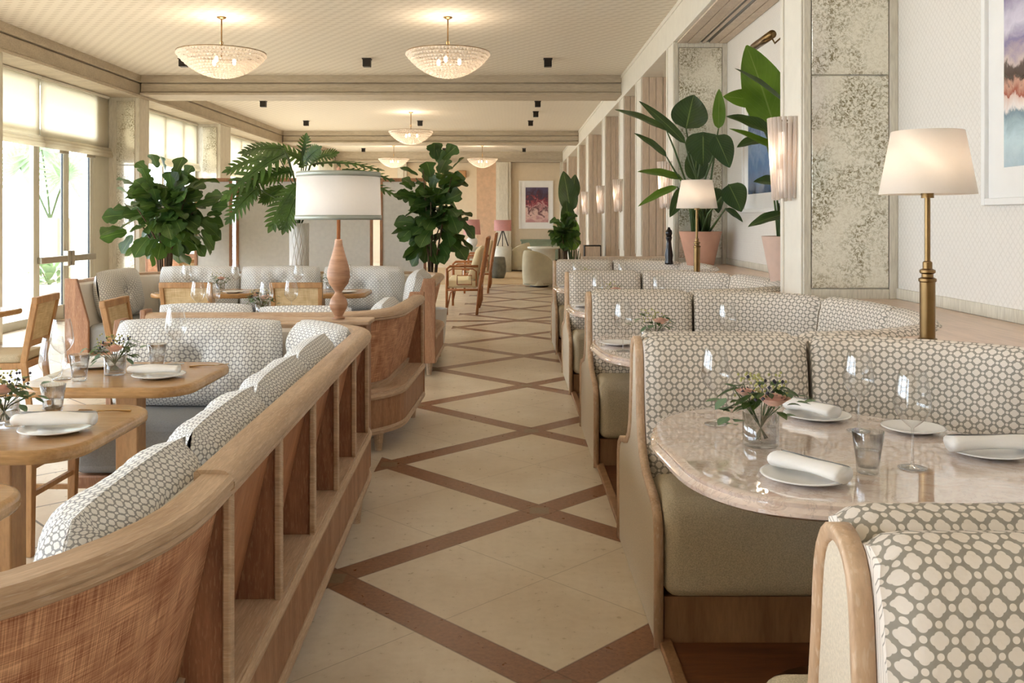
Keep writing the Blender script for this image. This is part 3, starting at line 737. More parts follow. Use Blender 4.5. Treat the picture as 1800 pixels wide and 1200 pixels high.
# ------------------------------------------------------------------ marble tables
t=NT('blush_marble'); v=t.coord('Object'); nz=t.noise(v,3.5,6,.65,1.6); n2=t.noise(v,9,5,.6,2.0)
cc=t.ramp(nz,[(.30,lin(212,188,172)),(.42,lin(238,220,206)),(.50,lin(214,186,168)),(.56,lin(240,224,212)),(.75,lin(232,200,184))])
cc=t.mix(.45,cc,t.ramp(n2,[(.46,(1,1,1,1)),(.49,lin(120,106,106)),(.515,(1,1,1,1))]),'MULTIPLY')
cc=t.mix(.35,cc,lin(232,210,196))
t.col(cc); t.b.inputs['Roughness'].default_value=.05; t.b.inputs['Coat Weight'].default_value=1.0; t.b.inputs['Coat IOR'].default_value=2.3; t.b.inputs['Coat Roughness'].default_value=.03; M['marble']=t.m
TT=[(.47,2.98),(.56,3.28),(.80,3.44),(1.08,3.43),(1.32,3.25),(1.50,2.98),(1.57,2.68),(1.50,2.40),(1.30,2.26),(1.0,2.235),(.76,2.25),(.60,2.33),(.505,2.50),(.475,2.74)]
TT=smoothclosed(TT,5)
def marble_table(k,label):
    cx,cy=1.0,2.85
    t=thing('marble_table',label,'table',(cx,cy+2.25*k,0))
    P=[(x-cx,y-cy) for x,y in TT]
    def sc(o):
        return offset(P+[P[0]],-o)[:-1]
    # ogee edge built from stacked rings
    rings=[(-.06,.708),(.0,.708),(.012,.716),(.012,.726),(.0,.732),(-.004,.736),(.0,.742),(.0,.748),(-.006,.751),(-.03,.7515)]
    nn=normals(P+[P[0],P[1]]); nn=nn[1:len(P)]+[nn[len(P)]]; nn=[nn[-1]]+nn[:-1]
    cen=Vector((0,0)); vs=[]
    area=sum(P[i][0]*P[(i+1)%len(P)][1]-P[(i+1)%len(P)][0]*P[i][1] for i in range(len(P))); sg=-1 if area>0 else 1
    for o,z in rings:
        for p,q in zip(P,nn): vs.append((p[0]+q[0]*o*sg,p[1]+q[1]*o*sg,z))
    n=len(P); m=len(rings)
    fs=[(r*n+i,r*n+(i+1)%n,(r+1)*n+(i+1)%n,(r+1)*n+i) for r in range(m-1) for i in range(n)]+[tuple(range(n-1,-1,-1)),tuple((m-1)*n+i for i in range(n))]
    o=MB().add(vs,fs).build('marble_top',M['marble'],t,smooth=True); o.data.set_sharp_from_angle(angle=math.radians(50))
    MB().lathe([(0,.006),(.24,.006),(.24,.02),(.06,.05),(.045,.12),(.045,.66),(.16,.708),(0,.708)],(0,-.15,0),24).build('pedestal',M['brass'],t,smooth=True)
    return t
ML=['pink marble table with rounded corners nearest the camera','second pink marble table, between the second and third benches','third pink marble table along the right booths','farthest pink marble table, only its rounded tip showing']
for k in range(4): marble_table(k,ML[k])
# ------------------------------------------------------------------ honey wood tables
def wood_table(x0,x1,y0,y1,label,legs=1):
    cx,cy=(x0+x1)/2,(y0+y1)/2; t=thing('dining_table',label,'table',(cx,cy,0))
    o=MB().prism(rrect(x0-cx,x1-cx,y0-cy,y1-cy,.15,7),.705,.75).build('tabletop',M['tablewood'],t,bevel=.016,seg=3)
    MB().box(-.05,.05,-.05,.05,.03,.705).build('column',M['chairwood'],t,bevel=.006)
    MB().box(-.24,.24,-.04,.04,0,.03).box(-.04,.04,-.24,-.04,0,.03).box(-.04,.04,.04,.24,0,.03).build('foot_cross',M['chairwood'],t,bevel=.004)
    return t
wood_table(-2.10,-1.35,3.80,4.52,'honey wood table set for dinner beside the large cushion, behind the nearer left table')
wood_table(-2.12,-1.33,2.76,3.48,'honey wood table in the left foreground with fork and folded napkin')
wood_table(-2.05,-1.25,1.72,2.45,'honey wood table with only a rounded corner showing at the left edge')
wood_table(-2.30,-1.42,6.24,6.90,'wooden table with wine glasses behind the near banquette rail')
wood_table(-3.44,-2.46,8.62,9.28,'wooden table behind the left cane back chair')
wood_table(-2.36,-1.38,8.62,9.28,'wooden table behind the right cane back chair')
wood_table(-4.75,-3.86,6.55,7.35,'wooden table cut by the left edge of the photo by the windows')
# ------------------------------------------------------------------ chairs
def chair(label,x,y,rz,group='cane back dining chairs'):
    t=thing('dining_chair',label,'chair',(x,y,0),rz,group)
    for sx in(-1,1):
        MB().bar((sx*.19,.20,0),(sx*.20,.205,.42),.032,.032,w2=.042,d2=.042).build('front_leg',M['chairwood'],t,bevel=.004)
        m=MB().bar((sx*.195,-.25,0),(sx*.20,-.20,.43),.032,.036,w2=.036,d2=.044); m.bar((sx*.20,-.20,.425),(sx*.215,-.285,.875),.038,.042)
        m.build('back_post',M['chairwood'],t,bevel=.004)
        MB().bar((sx*.195,-.235,.19),(sx*.195,.20,.19),.018,.022).build('stretcher',M['chairwood'],t)
    MB().bar((-.195,.0,.19),(.195,.0,.19),.018,.022).build('stretcher',M['chairwood'],t)
    MB().bar((-.19,.20,.26),(.19,.20,.26),.018,.022).build('stretcher',M['chairwood'],t)
    MB().box(-.215,.215,-.215,.225,.375,.425).build('seat_frame',M['chairwood'],t,bevel=.005)
    MB().prism(rrect(-.225,.225,-.20,.235,.05),.425,.485).build('seat_cushion',M['seatfab'],t,bevel=.022,seg=3)
    def bk(z): return -.20-(z-.43)*.19
    MB().bar((-.235,bk(.87),.868),(.235,bk(.87),.868),.05,.042,up=Vector((0,1,0))).build('top_rail',M['chairwood'],t,bevel=.006)
    MB().bar((-.20,bk(.56),.555),(.20,bk(.56),.555),.045,.03,up=Vector((0,1,0))).build('lower_rail',M['chairwood'],t,bevel=.004)
    m=MB(); m.hexa([(-.19,bk(.57)-.006,.57),(.19,bk(.57)-.006,.57),(.19,bk(.57)+.006,.57),(-.19,bk(.57)+.006,.57),(-.20,bk(.85)-.006,.85),(.20,bk(.85)-.006,.85),(.20,bk(.85)+.006,.85),(-.20,bk(.85)+.006,.85)])
    m.build('cane_panel',M['cane'],t)
    return t
chair('wooden chair whose legs show beneath the foreground tables',-2.27,4.13,-PI/2)
chair('open backed wooden chair with grey seat pad by the glass doors',-3.72,6.74,PI/2+.14)
chair('wooden chair showing only its top rail behind the near banquette',-2.52,6.50,-PI/2+.06)
chair('left of two cane back chairs before the U shaped banquette',-2.88,8.40,0)
chair('right of two cane back chairs, close to the turned wood lamp',-1.90,8.40,0)
# ================================================================== TABLEWARE
GP=[(0,0),(.036,0),(.038,.002),(.030,.004),(.006,.009),(.0035,.018),(.003,.09),(.004,.108),(.016,.118),(.034,.134),(.047,.158),(.049,.172),(.045,.205),(.038,.245),(.034,.262),(.0335,.263)]
protos={}
def wineglass(x,y,z,label,group='large wine glasses',sc=1.0):
    if 'wg' not in protos:
        t=thing('wine_glass',label,'wine glass',(x,y,z),0,group)
        MB().lathe([p for p in GP[7:]],(0,0,0),28).build('bowl',M['glass'],t,smooth=True)
        MB().lathe(GP[3:8],(0,0,0),14).build('stem',M['glass'],t,smooth=True)
        MB().lathe([(0,.0005),(.036,.0005),(.038,.002),(.030,.004),(.006,.009)],(0,0,0),28).build('foot',M['glass'],t,smooth=True)
        protos['wg']=t
    else: t=dup(protos['wg'],(x,y,z),0,label,group)
    t.scale=(sc,sc,sc); return t
def tumbler(x,y,z,label,group='water tumblers'):
    if 'tb' not in protos:
        t=thing('water_glass',label,'glass',(x,y,z),0,group)
        MB().lathe([(0,.0005),(.027,.0005),(.030,.004),(.034,.05),(.043,.115),(.0425,.116),(.033,.05),(.028,.018),(0,.017)],(0,0,0),28).build('tumbler',M['glass'],t,smooth=True)
        MB().lathe([(0,.019),(.027,.019),(.034,.062),(0,.062)],(0,0,0),24).build('water',M['water'],t,smooth=True)
        protos['tb']=t
    else: t=dup(protos['tb'],(x,y,z),0,label,group)
    return t
def plate(x,y,z,label,r=.115,group='white side plates'):
    k='pl%.3f'%r
    if k not in protos:
        protos[k]=MB().lathe([(0,0.001),(r*.55,.001),(r*.62,.003),(r,.014),(r,.017),(r*.93,.0165),(r*.6,.007),(0,.007)],(0,0,0),36).build('side_plate',M['china'],None,smooth=True,loc=(x,y,z)); o=protos[k]
    else:
        o=protos[k].copy(); C.objects.link(o); o.location=(x,y,z)
    return tag(o,label,'plate',group)
def napkin(x,y,z,rz,label,L=.22,r=.026,rr=None,tilt=0,group='rolled white napkins'):
    m=MB(); rnd=random.Random(int(x*100)); n=12
    def f(u,v):
        a=v*2*PI; s=u*L-L/2; q=r*(1+.10*math.sin(u*7+x)+.06*math.sin(a*3+u*5)); sq=.72
        return ((s,math.cos(a)*q*1.25,math.sin(a)*q*sq+r*sq*.95+.004*math.sin(u*PI)),(u*L,a*r))
    m.grid(f,16,14); 
    k=len(m.v)
    m.f+=[tuple(range(14,-1,-1)),tuple(k-15+j for j in range(15))]
    # loose corner fold along the roll
    def g(u,v):
        s=u*L-L/2; return ((s*.98,r*1.2*math.cos(.35+v*.9)*1.06,r*.74*math.sin(.35+v*.9)*1.1+r*.74+.002),(u,v))
    m.grid(g,8,3)
    o=m.build('napkin',M['napkin'],None,smooth=True,loc=(x,y,z)); o.rotation_euler=(0,tilt,rz); return tag(o,label,'napkin',group)
def fork(x,y,z,rz,label):
    m=MB()
    m.tube([(-.085,0,.002),(-.02,0,.006),(.03,0,.004)],[.0045,.0025,.0022],6)
    m.hexa([(.03,-.004,.002),(.05,-.011,.004),(.05,.011,.004),(.03,.004,.002),(.03,-.004,.004),(.05,-.011,.007),(.05,.011,.007),(.03,.004,.004)])
    for k in range(4):
        yy=-.009+k*.006; m.bar((.048,yy,.006),(.095,yy,.010),.0022,.002)
    o=m.build('fork',M['gold'],None,smooth=False,loc=(x,y,z)); o.rotation_euler=(0,0,rz); return tag(o,label,'fork','gold forks')
def leafgrid(m,base,d,up,L,Wd,prof,droop=.3,fold=.25,nu=8,nv=4,wave=0,ph=0):
    d=Vector(d).normalized(); up=Vector(up); s=d.cross(up)
    if s.length<1e-3: s=d.cross(Vector((1,0,.2)))
    s.normalize(); n=s.cross(d).normalized(); base=Vector(base)
    g=Vector((0,0,-1))
    def f(u,v):
        a=v*2-1; w=prof(u)*Wd/2
        c=base+d*(L*u*(1-.18*droop*u))+g*(droop*L*u*u*.55)
        p=c+s*(a*w)+n*(fold*abs(a)**1.3*w)+n*(wave*w*math.sin(u*14+ph)*abs(a)**2)
        return (p,(a,u))
    m.grid(f,nu,nv)
OV=lambda u: max(.03,math.sin(PI*min(1,u*1.02))**.75*(1.05-.15*u)) if 0<u<1 else .03
FID=lambda u: max(.04,(.62*math.exp(-((u-.22)/.2)**2)+1.0*math.exp(-((u-.70)/.26)**2))*(1-max(0,(u-.86)/.14)**2)**.5 if u<1 else .04)
LAN=lambda u: max(.02,(math.sin(PI*min(.999,u)**.8)**.8)) if u<1 else .02
def flowers(x,y,z,label,big=True,seed=0,s=1.0,group='small flower vases'):
    r=random.Random(seed); t=thing('flower_vase',label,'flower arrangement',(x,y,z),r.uniform(0,.3),group)
    MB().lathe([(0,.0005),(.046*s,.0005),(.048*s,.005),(.048*s,.09*s),(.044*s,.09*s),(.043*s,.014),(0,.012)],(0,0,0),28).build('glass_jar',M['glass'],t,smooth=True)
    MB().lathe([(0,.0145),(.0415*s,.0145),(.0415*s,.05*s),(0,.05*s)],(0,0,0),20).build('water',M['water'],t,smooth=True)
    st=MB(); 
    tips=[]
    for k in range(16 if big else 10):
        a=r.uniform(0,2*PI); q=r.uniform(.3,1)*.085*s; h=r.uniform(.10,.175)*s
        p=Vector((q*math.cos(a)*1.25,q*math.sin(a),h)); tips.append(p); st.tube([(p.x*-.25,p.y*-.25,.02),(p.x*.2,p.y*.2,.07*s),tuple(p)],.0016,5)
    st.build('stems',M['stalk'],t)
    lf=MB()
    for k in range(34 if big else 20):
        a=r.uniform(0,2*PI); e=r.uniform(-.35,.7); q=r.uniform(.03,.075)*s
        b=(q*math.cos(a),q*math.sin(a),(.092+r.uniform(0,.065))*s)
        leafgrid(lf,b,(math.cos(a)*1.2,math.sin(a),e),(0,0,1),r.uniform(.035,.065)*s,r.uniform(.02,.034)*s,OV,.4,.2,5,2)
    lf.build('foliage',M['leaf_fig'],t,smooth=True)
    lf=MB()
    for k in range(12 if big else 6):
        a=r.choice((PI,PI*.9,.2,-2.6))+r.uniform(-.6,.6); q=r.uniform(.05,.13)*s
        leafgrid(lf,(q*math.cos(a),q*math.sin(a),(.07+r.uniform(0,.07))*s),(math.cos(a),math.sin(a),r.uniform(-.8,.5)),(0,0,1),r.uniform(.035,.05)*s,.036*s,OV,.3,.1,5,2)
    lf.build('foliage',M['leaf_euc'],t,smooth=True)
    def rose(c,R0):
        m=MB(); c=Vector(c)
        for ring,(n,ra,ti) in enumerate(((3,.25,.15),(5,.5,.45),(6,.75,.8),(7,1.0,1.15))):
            for k in range(n):
                a=2*PI*k/n+ring*.6
                def f(u,v,a=a,ra=ra,ti=ti):
                    b=a+(v-.5)*2.2/ (1+ring*.25); rad=R0*ra*(.35+.65*u**.6)*(1+.12*ti*u); zz=R0*(.9*u*(1-.32*ti*u)-.2)
                    return ((c.x+rad*math.cos(b),c.y+rad*math.sin(b)*1.0-zz*.25,c.z+zz),(u,v))
                m.grid(f,4,5)
        return m
    n=1 if not big else 2
    for k in range(n): rose(((.015 if k==0 else -.045)*s,(-.055 if k==0 else .0)*s,(.125 if k==0 else .14)*s),(.038 if k==0 else .024)*s).build('rose',M['rose'],t,smooth=True)
    m=MB()
    for k in range(70 if big else 34):
        a=r.uniform(0,2*PI); q=r.uniform(0,.07)*s; m.lathe([(0,-.004*s),(.004*s,-.001),(.003*s,.003*s),(0,.005*s)],(q*math.cos(a)*1.2-.01,q*math.sin(a),(.14+r.uniform(-.02,.05))*s),5)
    m.build('filler_blossom',M['filler'],t,smooth=True)
    m=MB()
    for k in range(18 if big else 0): a=r.uniform(0,2*PI); q=r.uniform(.03,.08)*s; m.lathe([(0,-.006*s),(.006*s,0),(0,.006*s)],(q*math.cos(a),q*math.sin(a),(.13+r.uniform(0,.05))*s),6)
    if big: m.build('berry_sprigs',M['berry'],t,smooth=True)
    return t
ZM=.7525; ZW=.751
NT1='on the nearest marble table'
wineglass(.70,3.12,ZM,'wine glass left of the flowers '+NT1)
wineglass(1.15,3.02,ZM,'wine glass behind the tumbler '+NT1)
wineglass(1.13,2.57,ZM,'largest wine glass, right of the tumbler '+NT1,sc=1.04)
tumbler(.985,2.52,ZM,'heavy based water tumbler '+NT1)
flowers(.775,2.83,ZM,'jar of peach roses and eucalyptus '+NT1,True,4,1.15)
plate(1.08,3.22,ZM,'side plate beneath the far napkin '+NT1); napkin(1.06,3.22,ZM+.0185,-1.0,'rolled napkin behind the roses '+NT1,.20,.026,tilt=.0)
plate(.79,2.46,ZM,'side plate in front of the roses '+NT1); napkin(.80,2.45,ZM+.0185,-.95,'rolled napkin in front of the roses '+NT1,.22,.027)
plate(1.42,2.72,ZM,'side plate at the right end of the nearest marble table'); napkin(1.42,2.70,ZM+.0185,.02,'rolled napkin at the right edge of the photo',.25,.028)
plate(1.33,3.02,ZM,'dark edged plate far behind the largest wine glass',.10)
for k in (1,2,3):
    nm=['','second','third','farthest'][k]; oy=2.25*k; w_='on the %s marble table'%nm
    flowers(.80,2.80+oy,ZM,'small jar of mixed flowers '+w_,False,20+k,1.1)
    wineglass(.60 if k==1 else .68,2.62+oy,ZM,'wine glass nearest the aisle '+w_)
    tumbler(.72,2.50+oy,ZM,'water tumbler '+w_)
    wineglass(1.15,2.6+oy,ZM,'wine glass toward the wall '+w_)
    plate(.60,2.86+oy,ZM,'side plate near the aisle end '+w_,.10)
    napkin(1.05,3.1+oy,ZM+.002,-.4,'rolled napkin '+w_,.2,.024)
NA='on the farther left honey table'; NB='on the nearer left honey table'
flowers(-1.785,4.13,ZW,'jar of pink roses and dark leaves '+NA,True,9,.95)
wineglass(-1.97,4.02,ZW,'wine glass left of the flowers '+NA)
tumbler(-1.87,3.97,ZW,'water tumbler left of the flowers '+NA)
wineglass(-1.62,4.43,ZW,'wine glass in front of the wide cushion '+NA,sc=1.04)
tumbler(-1.66,4.30,ZW,'water tumbler right of the flowers '+NA)
plate(-1.56,4.06,ZW,'side plate '+NA+', right end'); napkin(-1.58,4.06,ZW+.0185,.03,'folded napkin '+NA+', right end',.22,.024)
plate(-1.97,4.35,ZW,'side plate '+NA+', left end'); napkin(-1.93,4.35,ZW+.0185,.1,'folded napkin '+NA+', left end',.2,.022)
fork(-1.44,4.36,ZW,.15,'gold fork '+NA)
flowers(-1.715,3.10,ZW,'jar with a peach rose at the left edge '+NB,True,12,1.0)
wineglass(-1.70,3.40,ZW,'wine glass with pale wine '+NB)
tumbler(-1.62,3.24,ZW,'water tumbler in front of the wine glass '+NB)
plate(-1.50,3.02,ZW,'side plate '+NB); napkin(-1.51,3.03,ZW+.0185,.04,'long rolled napkin '+NB,.26,.028)
fork(-1.47,3.33,ZW,PI+.12,'gold fork '+NB)
ng='on the table behind the near rail'
flowers(-1.83,6.75,ZW,'jar of pink and white flowers '+ng,True,15,1.0)
for x,y,l in((-2.22,6.5,'left of the two cane chairs'),(-2.08,6.4,'centre left'),(-1.72,6.45,'right of the flowers'),(-1.58,6.6,'nearest the lamp')): wineglass(x,y,ZW,'wine glass %s, %s'%(ng,l))
plate(-1.62,6.42,ZW,'white bowl plate '+ng,.10)
for k,(x,l) in enumerate(((-2.95,'left'),(-1.87,'right'))):
    flowers(x+.10,9.0,ZW,'tiny jar of flowers behind the %s cane back chair'%l,False,30+k,.95)
    wineglass(x-.18,8.85,ZW,'wine glass behind the %s cane back chair, left side'%l); wineglass(x+.28,8.9,ZW,'wine glass behind the %s cane back chair, right side'%l)
    plate(x+.3,8.75,ZW,'plate behind the %s cane back chair'%l,.10)
# ================================================================== LAMPS
def shade(m,r0,r1,z0,z1,th=.003,seg=40):
    return m.lathe([(r0,z0),(r1,z1),(r1-th,z1),(r0-th,z0),(r0,z0)],(0,0,0),seg)
def buffet(x,y,label):
    t=thing('buffet_lamp',label,'lamp',(x,y,ZL+.001),0)
    MB().lathe([(0,0),(.036,0),(.036,.012),(.029,.016),(.029,.235),(.034,.24),(.034,.250),(.022,.256),(.022,.268),(.030,.274),(.030,.284),(.018,.29),(.018,.315),(.012,.32),(0,.32)],(0,0,0),28).build('base',M['brass'],t,smooth=True).data.set_sharp_from_angle(angle=math.radians(40))
    MB().lathe([(0,.315),(.011,.315),(.011,.57),(.024,.57),(.024,.60),(.006,.60),(.006,.80),(0,.80)],(0,0,0),18).build('stem',M['brass'],t,smooth=True).data.set_sharp_from_angle(angle=math.radians(40))
    shade(MB(),.182,.136,.585,.835).build('lamp_shade',M['shade_cream'],t,smooth=True)
    m=MB()
    for k in range(3): m.bar((0,0,.80),(.134*math.cos(2.1*k),.134*math.sin(2.1*k),.832),.004,.004)
    m.build('shade_spider',M['brass'],t)
    MB().lathe([(0,.62),(.018,.64),(.026,.68),(.018,.71),(0,.72)],(0,0,0),14).build('bulb',M['bulb'],t,smooth=True)
    point('lamp_light',(x,y,ZL+.74),3.0,(1,.92,.84),.05)
buffet(1.66,3.64,'tall brass lamp with cream shade standing nearest the camera')
buffet(1.66,8.14,'small looking brass lamp before the terracotta pot')
# turned wood lamp on a narrow console between the banquettes
t=thing('console_stand','narrow oak console between the near and middle banquettes','console',(-1.0,5.30,0))
MB().box(-.32,.18,-.10,.09,.0,.85).build('body',M['oakskirt'],t,bevel=.005); MB().box(-.34,.20,-.115,.105,.85,.875).build('top',M['rail'],t,bevel=.006)
t=thing('turned_wood_lamp','large lamp with ribbed turned wood base and white drum shade','lamp',(-.995,5.30,.876))
pr=[(0,0),(.037,0),(.037,.008),(.022,.016),(.030,.03),(.048,.06),(.053,.085),(.046,.115),(.026,.142),(.02,.155),(.03,.17),(.056,.205),(.067,.245),(.065,.28),(.052,.33),(.037,.38),(.024,.43),(.021,.46),(0,.46)]
def dense(p,n):
    out=[]
    for i in range(len(p)-1):
        for k in range(n): out.append((p[i][0]+(p[i+1][0]-p[i][0])*k/n,p[i][1]+(p[i+1][1]-p[i][1])*k/n))
    return out+[p[-1]]
dp=[(max(0,r-.0012*(i%2)),z) for i,(r,z) in enumerate(dense(pr,5))]
MB().lathe(dp,(0,0,0),36).build('base',M['lampwood'],t,smooth=True)
MB().lathe([(0,.455),(.011,.455),(.011,.86),(0,.86)],(0,0,0),12).build('stem',M['rattan'],t,smooth=True)
MB().lathe([(0,.83),(.012,.83),(.016,.855),(.01,.875),(0,.88)],(0,0,0),12).build('finial',M['terra'],t,smooth=True)
shade(MB(),.245,.238,.575,.845).build('lamp_shade',M['shade_white'],t,smooth=True)
m=MB(); m.lathe([(.247,.573),(.249,.573),(.2485,.60),(.2465,.60)],(0,0,0),40); m.lathe([(.240,.82),(.242,.82),(.2415,.848),(.2395,.848)],(0,0,0),40); m.build('shade_trim',M['shade_band'],t,smooth=True)
m=MB()
for k in range(3): m.bar((0,0,.83),(.235*math.cos(2.1*k),.235*math.sin(2.1*k),.835),.004,.004)
m.build('shade_spider',M['brass'],t)
point('lamp_light',(-.995,5.30,.876+.71),3.2,(1,.93,.86),.06)  # small light added inside to brighten the drum shade
# chandeliers
def chandelier(x,y,label,D=1.0):
    zr=3.37; R0=D/2; t=thing('bowl_chandelier',label,'chandelier',(x,y,ZC),0,'glass bowl chandeliers')
    zf=lambda q: -.275*(1-q*q)**.85
    qs=[math.sin(PI/2*k/16) for k in range(17)]
    MB().lathe([(max(.0,R0*.985*q),zr-ZC+.004+zf(q)*.985) for q in qs],(0,0,0),64).build('inner_bowl',M['innerbowl'],t,smooth=True)
    m=MB(); A=[0]; Q=[k/200 for k in range(201)]
    for k in range(1,201): A.append(A[-1]+math.hypot(R0/200,zf(Q[k])-zf(Q[k-1])))
    rows=13
    for j in range(rows):
        s_=A[-1]*(j+.55)/rows; k=next(i for i in range(201) if A[i]>=s_); q=Q[k]; r=R0*q; z=zf(q)
        dz=(zf(min(1,q+.01))-zf(q-.01)); tr=Vector((R0*(min(1,q+.01)-(q-.01)),dz)).normalized()
        cnt=max(6,int(2*PI*r/.040)); wd=2*PI*r/cnt*.47; hh=A[-1]/rows*.56
        for i in range(cnt):
            a=2*PI*(i+.5*(j%2))/cnt; ca,sa=math.cos(a),math.sin(a)
            def pt(du,dv,o):
                rr=r+tr.x*dv+tr.y*o; zz=z+tr.y*dv-tr.x*o
                return (rr*ca-sa*du,rr*sa+ca*du,zr-ZC+zz)
            m.add([pt(-wd,hh*.6,.006),pt(wd,hh*.6,.006),pt(wd,-hh*.35,.004),pt(0,-hh,.010),pt(-wd,-hh*.35,.004),pt(0,-.1*hh,.020)],[(0,1,5),(1,2,5),(2,3,5),(3,4,5),(4,0,5)])
    m.build('glass_bowl',M['chandglass'],t,fixn=False)
    MB().lathe([(R0*.99,zr-ZC),(R0*1.01,zr-ZC+.006),(R0*.98,zr-ZC+.008)],(0,0,0),64).build('rim',M['brass'],t,smooth=True)
    MB().lathe([(0,-.03),(.01,-.03),(.05,-.012),(.055,-.0005),(0,-.0005)],(0,0,0),24).build('canopy',M['brass'],t,smooth=True)
    MB().lathe([(0,-.52),(.008,-.52),(.008,-.025),(0,-.025)],(0,0,0),10).build('rod',M['brass'],t,smooth=True)
    m=MB(); m.tube([(.018*math.cos(a),0,-.30+.022*math.sin(a)) for a in [2*PI*k/12 for k in range(13)]],.004,6,False); m.build('ring',M['brass'],t)
    m=MB()
    for k in range(3): 
        a=2.1*k+.4; m.bar((0,0,-.50),(.14*math.cos(a),.14*math.sin(a),-.52),.008,.008); 
    for k in range(3): m.bar((0,0,-.44),(R0*.97*math.cos(2.1*k),R0*.97*math.sin(2.1*k),zr-ZC+.002),.004,.004)
    m.build('arms',M['brass'],t)
    for k in range(3):
        a=2.1*k+.4; MB().lathe([(0,-.05),(.018,-.035),(.022,0),(.015,.02),(0,.03)],(.14*math.cos(a),.14*math.sin(a),-.50),12).build('bulb',M['bulb'],t,smooth=True)
    point('chandelier_light',(x,y,ZC-.30),9,(1,.84,.66),.12)
def chandmat():
    t=NT('ribbed_chandelier_glass'); t.col(lin(246,236,226)); t.b.inputs['Roughness'].default_value=.12; t.b.inputs['Specular IOR Level'].default_value=1.0
    tl=t.n('ShaderNodeBsdfTranslucent',inp={0:lin(250,238,226)}); tr=t.n('ShaderNodeBsdfTransparent',inp={0:(1,.98,.96,1)})
    a=t.n('ShaderNodeMixShader',inp={0:.25,1:t.b.outputs[0],2:tl.outputs[0]}); b=t.n('ShaderNodeMixShader',inp={0:.30,1:a.outputs[0],2:tr.outputs[0]}); t.link(b.outputs[0],t.out.inputs[0]); return t.m
M['chandglass']=chandmat(); M['innerbowl']=thin('bowl_inner_glass',(.97,.95,.92,1),extra=.05,edge=.2)
chandelier(-3.33,10.55,'glass bowl chandelier above the left tables')
chandelier(-.72,10.55,'glass bowl chandelier above the aisle, nearest the camera',.96)
chandelier(-2.16,19.87,'glass bowl chandelier just beyond the first ceiling beam',.95)
chandelier(-3.67,28.8,'far glass bowl chandelier above the folding screen',.95)
chandelier(-.88,28.8,'far glass bowl chandelier left of the framed artwork',.95)
# downlights
def down(x,y,label):
    t=thing('cube_downlight',label,'downlight',(x,y,ZC),0,'dark cube downlights')
    MB().box(-.055,.055,-.055,.055,-.12,-.0005).build('housing',M['blackm'],t,bevel=.004)
    MB().box(-.065,.065,-.065,.065,-.014,-.0004).build('ceiling_plate',M['blackm'],t)
    return t
DL=[(-4.74,13.27,'half hidden behind the left chandelier'),(-2.08,13.27,'between the two near chandeliers'),(.545,13.27,'right of the near aisle chandelier'),(-4.86,18.0,'just past the first beam on the left'),(.54,18.0,'nearest of the three in line past the first beam'),(.55,19.75,'middle of the three in line past the first beam'),(.48,21.6,'farthest of the three in line past the first beam'),(-4.82,21.6,'far left before the second beam'),(-2.13,21.6,'beside the middle chandelier'),(-4.8,29.9,'left one beyond the second beam'),(-2.16,29.9,'centre one beyond the second beam'),(.45,29.9,'right one beyond the second beam')]
for x,y,l in DL: down(x,y,'dark cube downlight '+l)
# sconces
def flmat():
    t=NT('fluted_sconce_glass'); t.col(lin(250,243,236)); t.b.inputs['Roughness'].default_value=.1
    tl=t.n('ShaderNodeBsdfTranslucent',inp={0:lin(250,232,218)}); tr=t.n('ShaderNodeBsdfTransparent',inp={0:(1,.97,.94,1)})
    a=t.n('ShaderNodeMixShader',inp={0:.35,1:t.b.outputs[0],2:tl.outputs[0]}); lw=t.n('ShaderNodeLayerWeight',inp={0:.5})
    b=t.n('ShaderNodeMixShader',inp={0:t.math('SUBTRACT',.45,t.math('MULTIPLY',lw.outputs[1],.5)),1:a.outputs[0],2:tr.outputs[0]}); t.link(b.outputs[0],t.out.inputs[0]); return t.m
M['fluted']=flmat()
def sconce(y,label,e=1.8):
    t=thing('fluted_sconce',label,'wall light',(XW-.013,y,1.57),0,'fluted glass wall lights')
    for k in range(13):
        a=PI/2+PI*k/12; 
        MB().tube([(.0+.095*math.cos(a),.095*math.sin(a),.0+.02*abs(math.sin(k*2))),(.125*math.cos(a),.125*math.sin(a),.53)],.014,8).build('glass_rod',M['fluted'],t,smooth=True)
    MB().lathe([(0,.06),(.022,.06),(.022,.20),(0,.20)],(-.05,0,0),12).build('bulb',M['frost'],t,smooth=True)
    MB().lathe([(0,.30),(.022,.30),(.022,.44),(0,.44)],(-.05,0,0),12).build('bulb',M['frost'],t,smooth=True)
    m=MB().box(-.012,-.0005,-.05,.05,.02,.50); m.tube([(-.004,0,.515),(-.125,0,.515)],.006,8); m.tube([(-.06,0,.48),(-.06,0,.54)],.006,8); m.build('brass_fitting',M['brass'],t)
    point('sconce_light',(XW-.17,y,1.85),e,(1,.82,.62),.06)
for y,l in((5.86,'fluted glass sconce on the near pillar beside the antique mirror'),(10.27,'fluted glass sconce behind the bird of paradise leaves'),(14.77,'fluted glass sconce, third along the right wall'),(17.6,'fluted glass sconce, fourth along the right wall'),(21.3,'fluted glass sconce, fifth along the right wall'),(24.2,'fluted glass sconce, farthest along the right wall')): sconce(y,l)
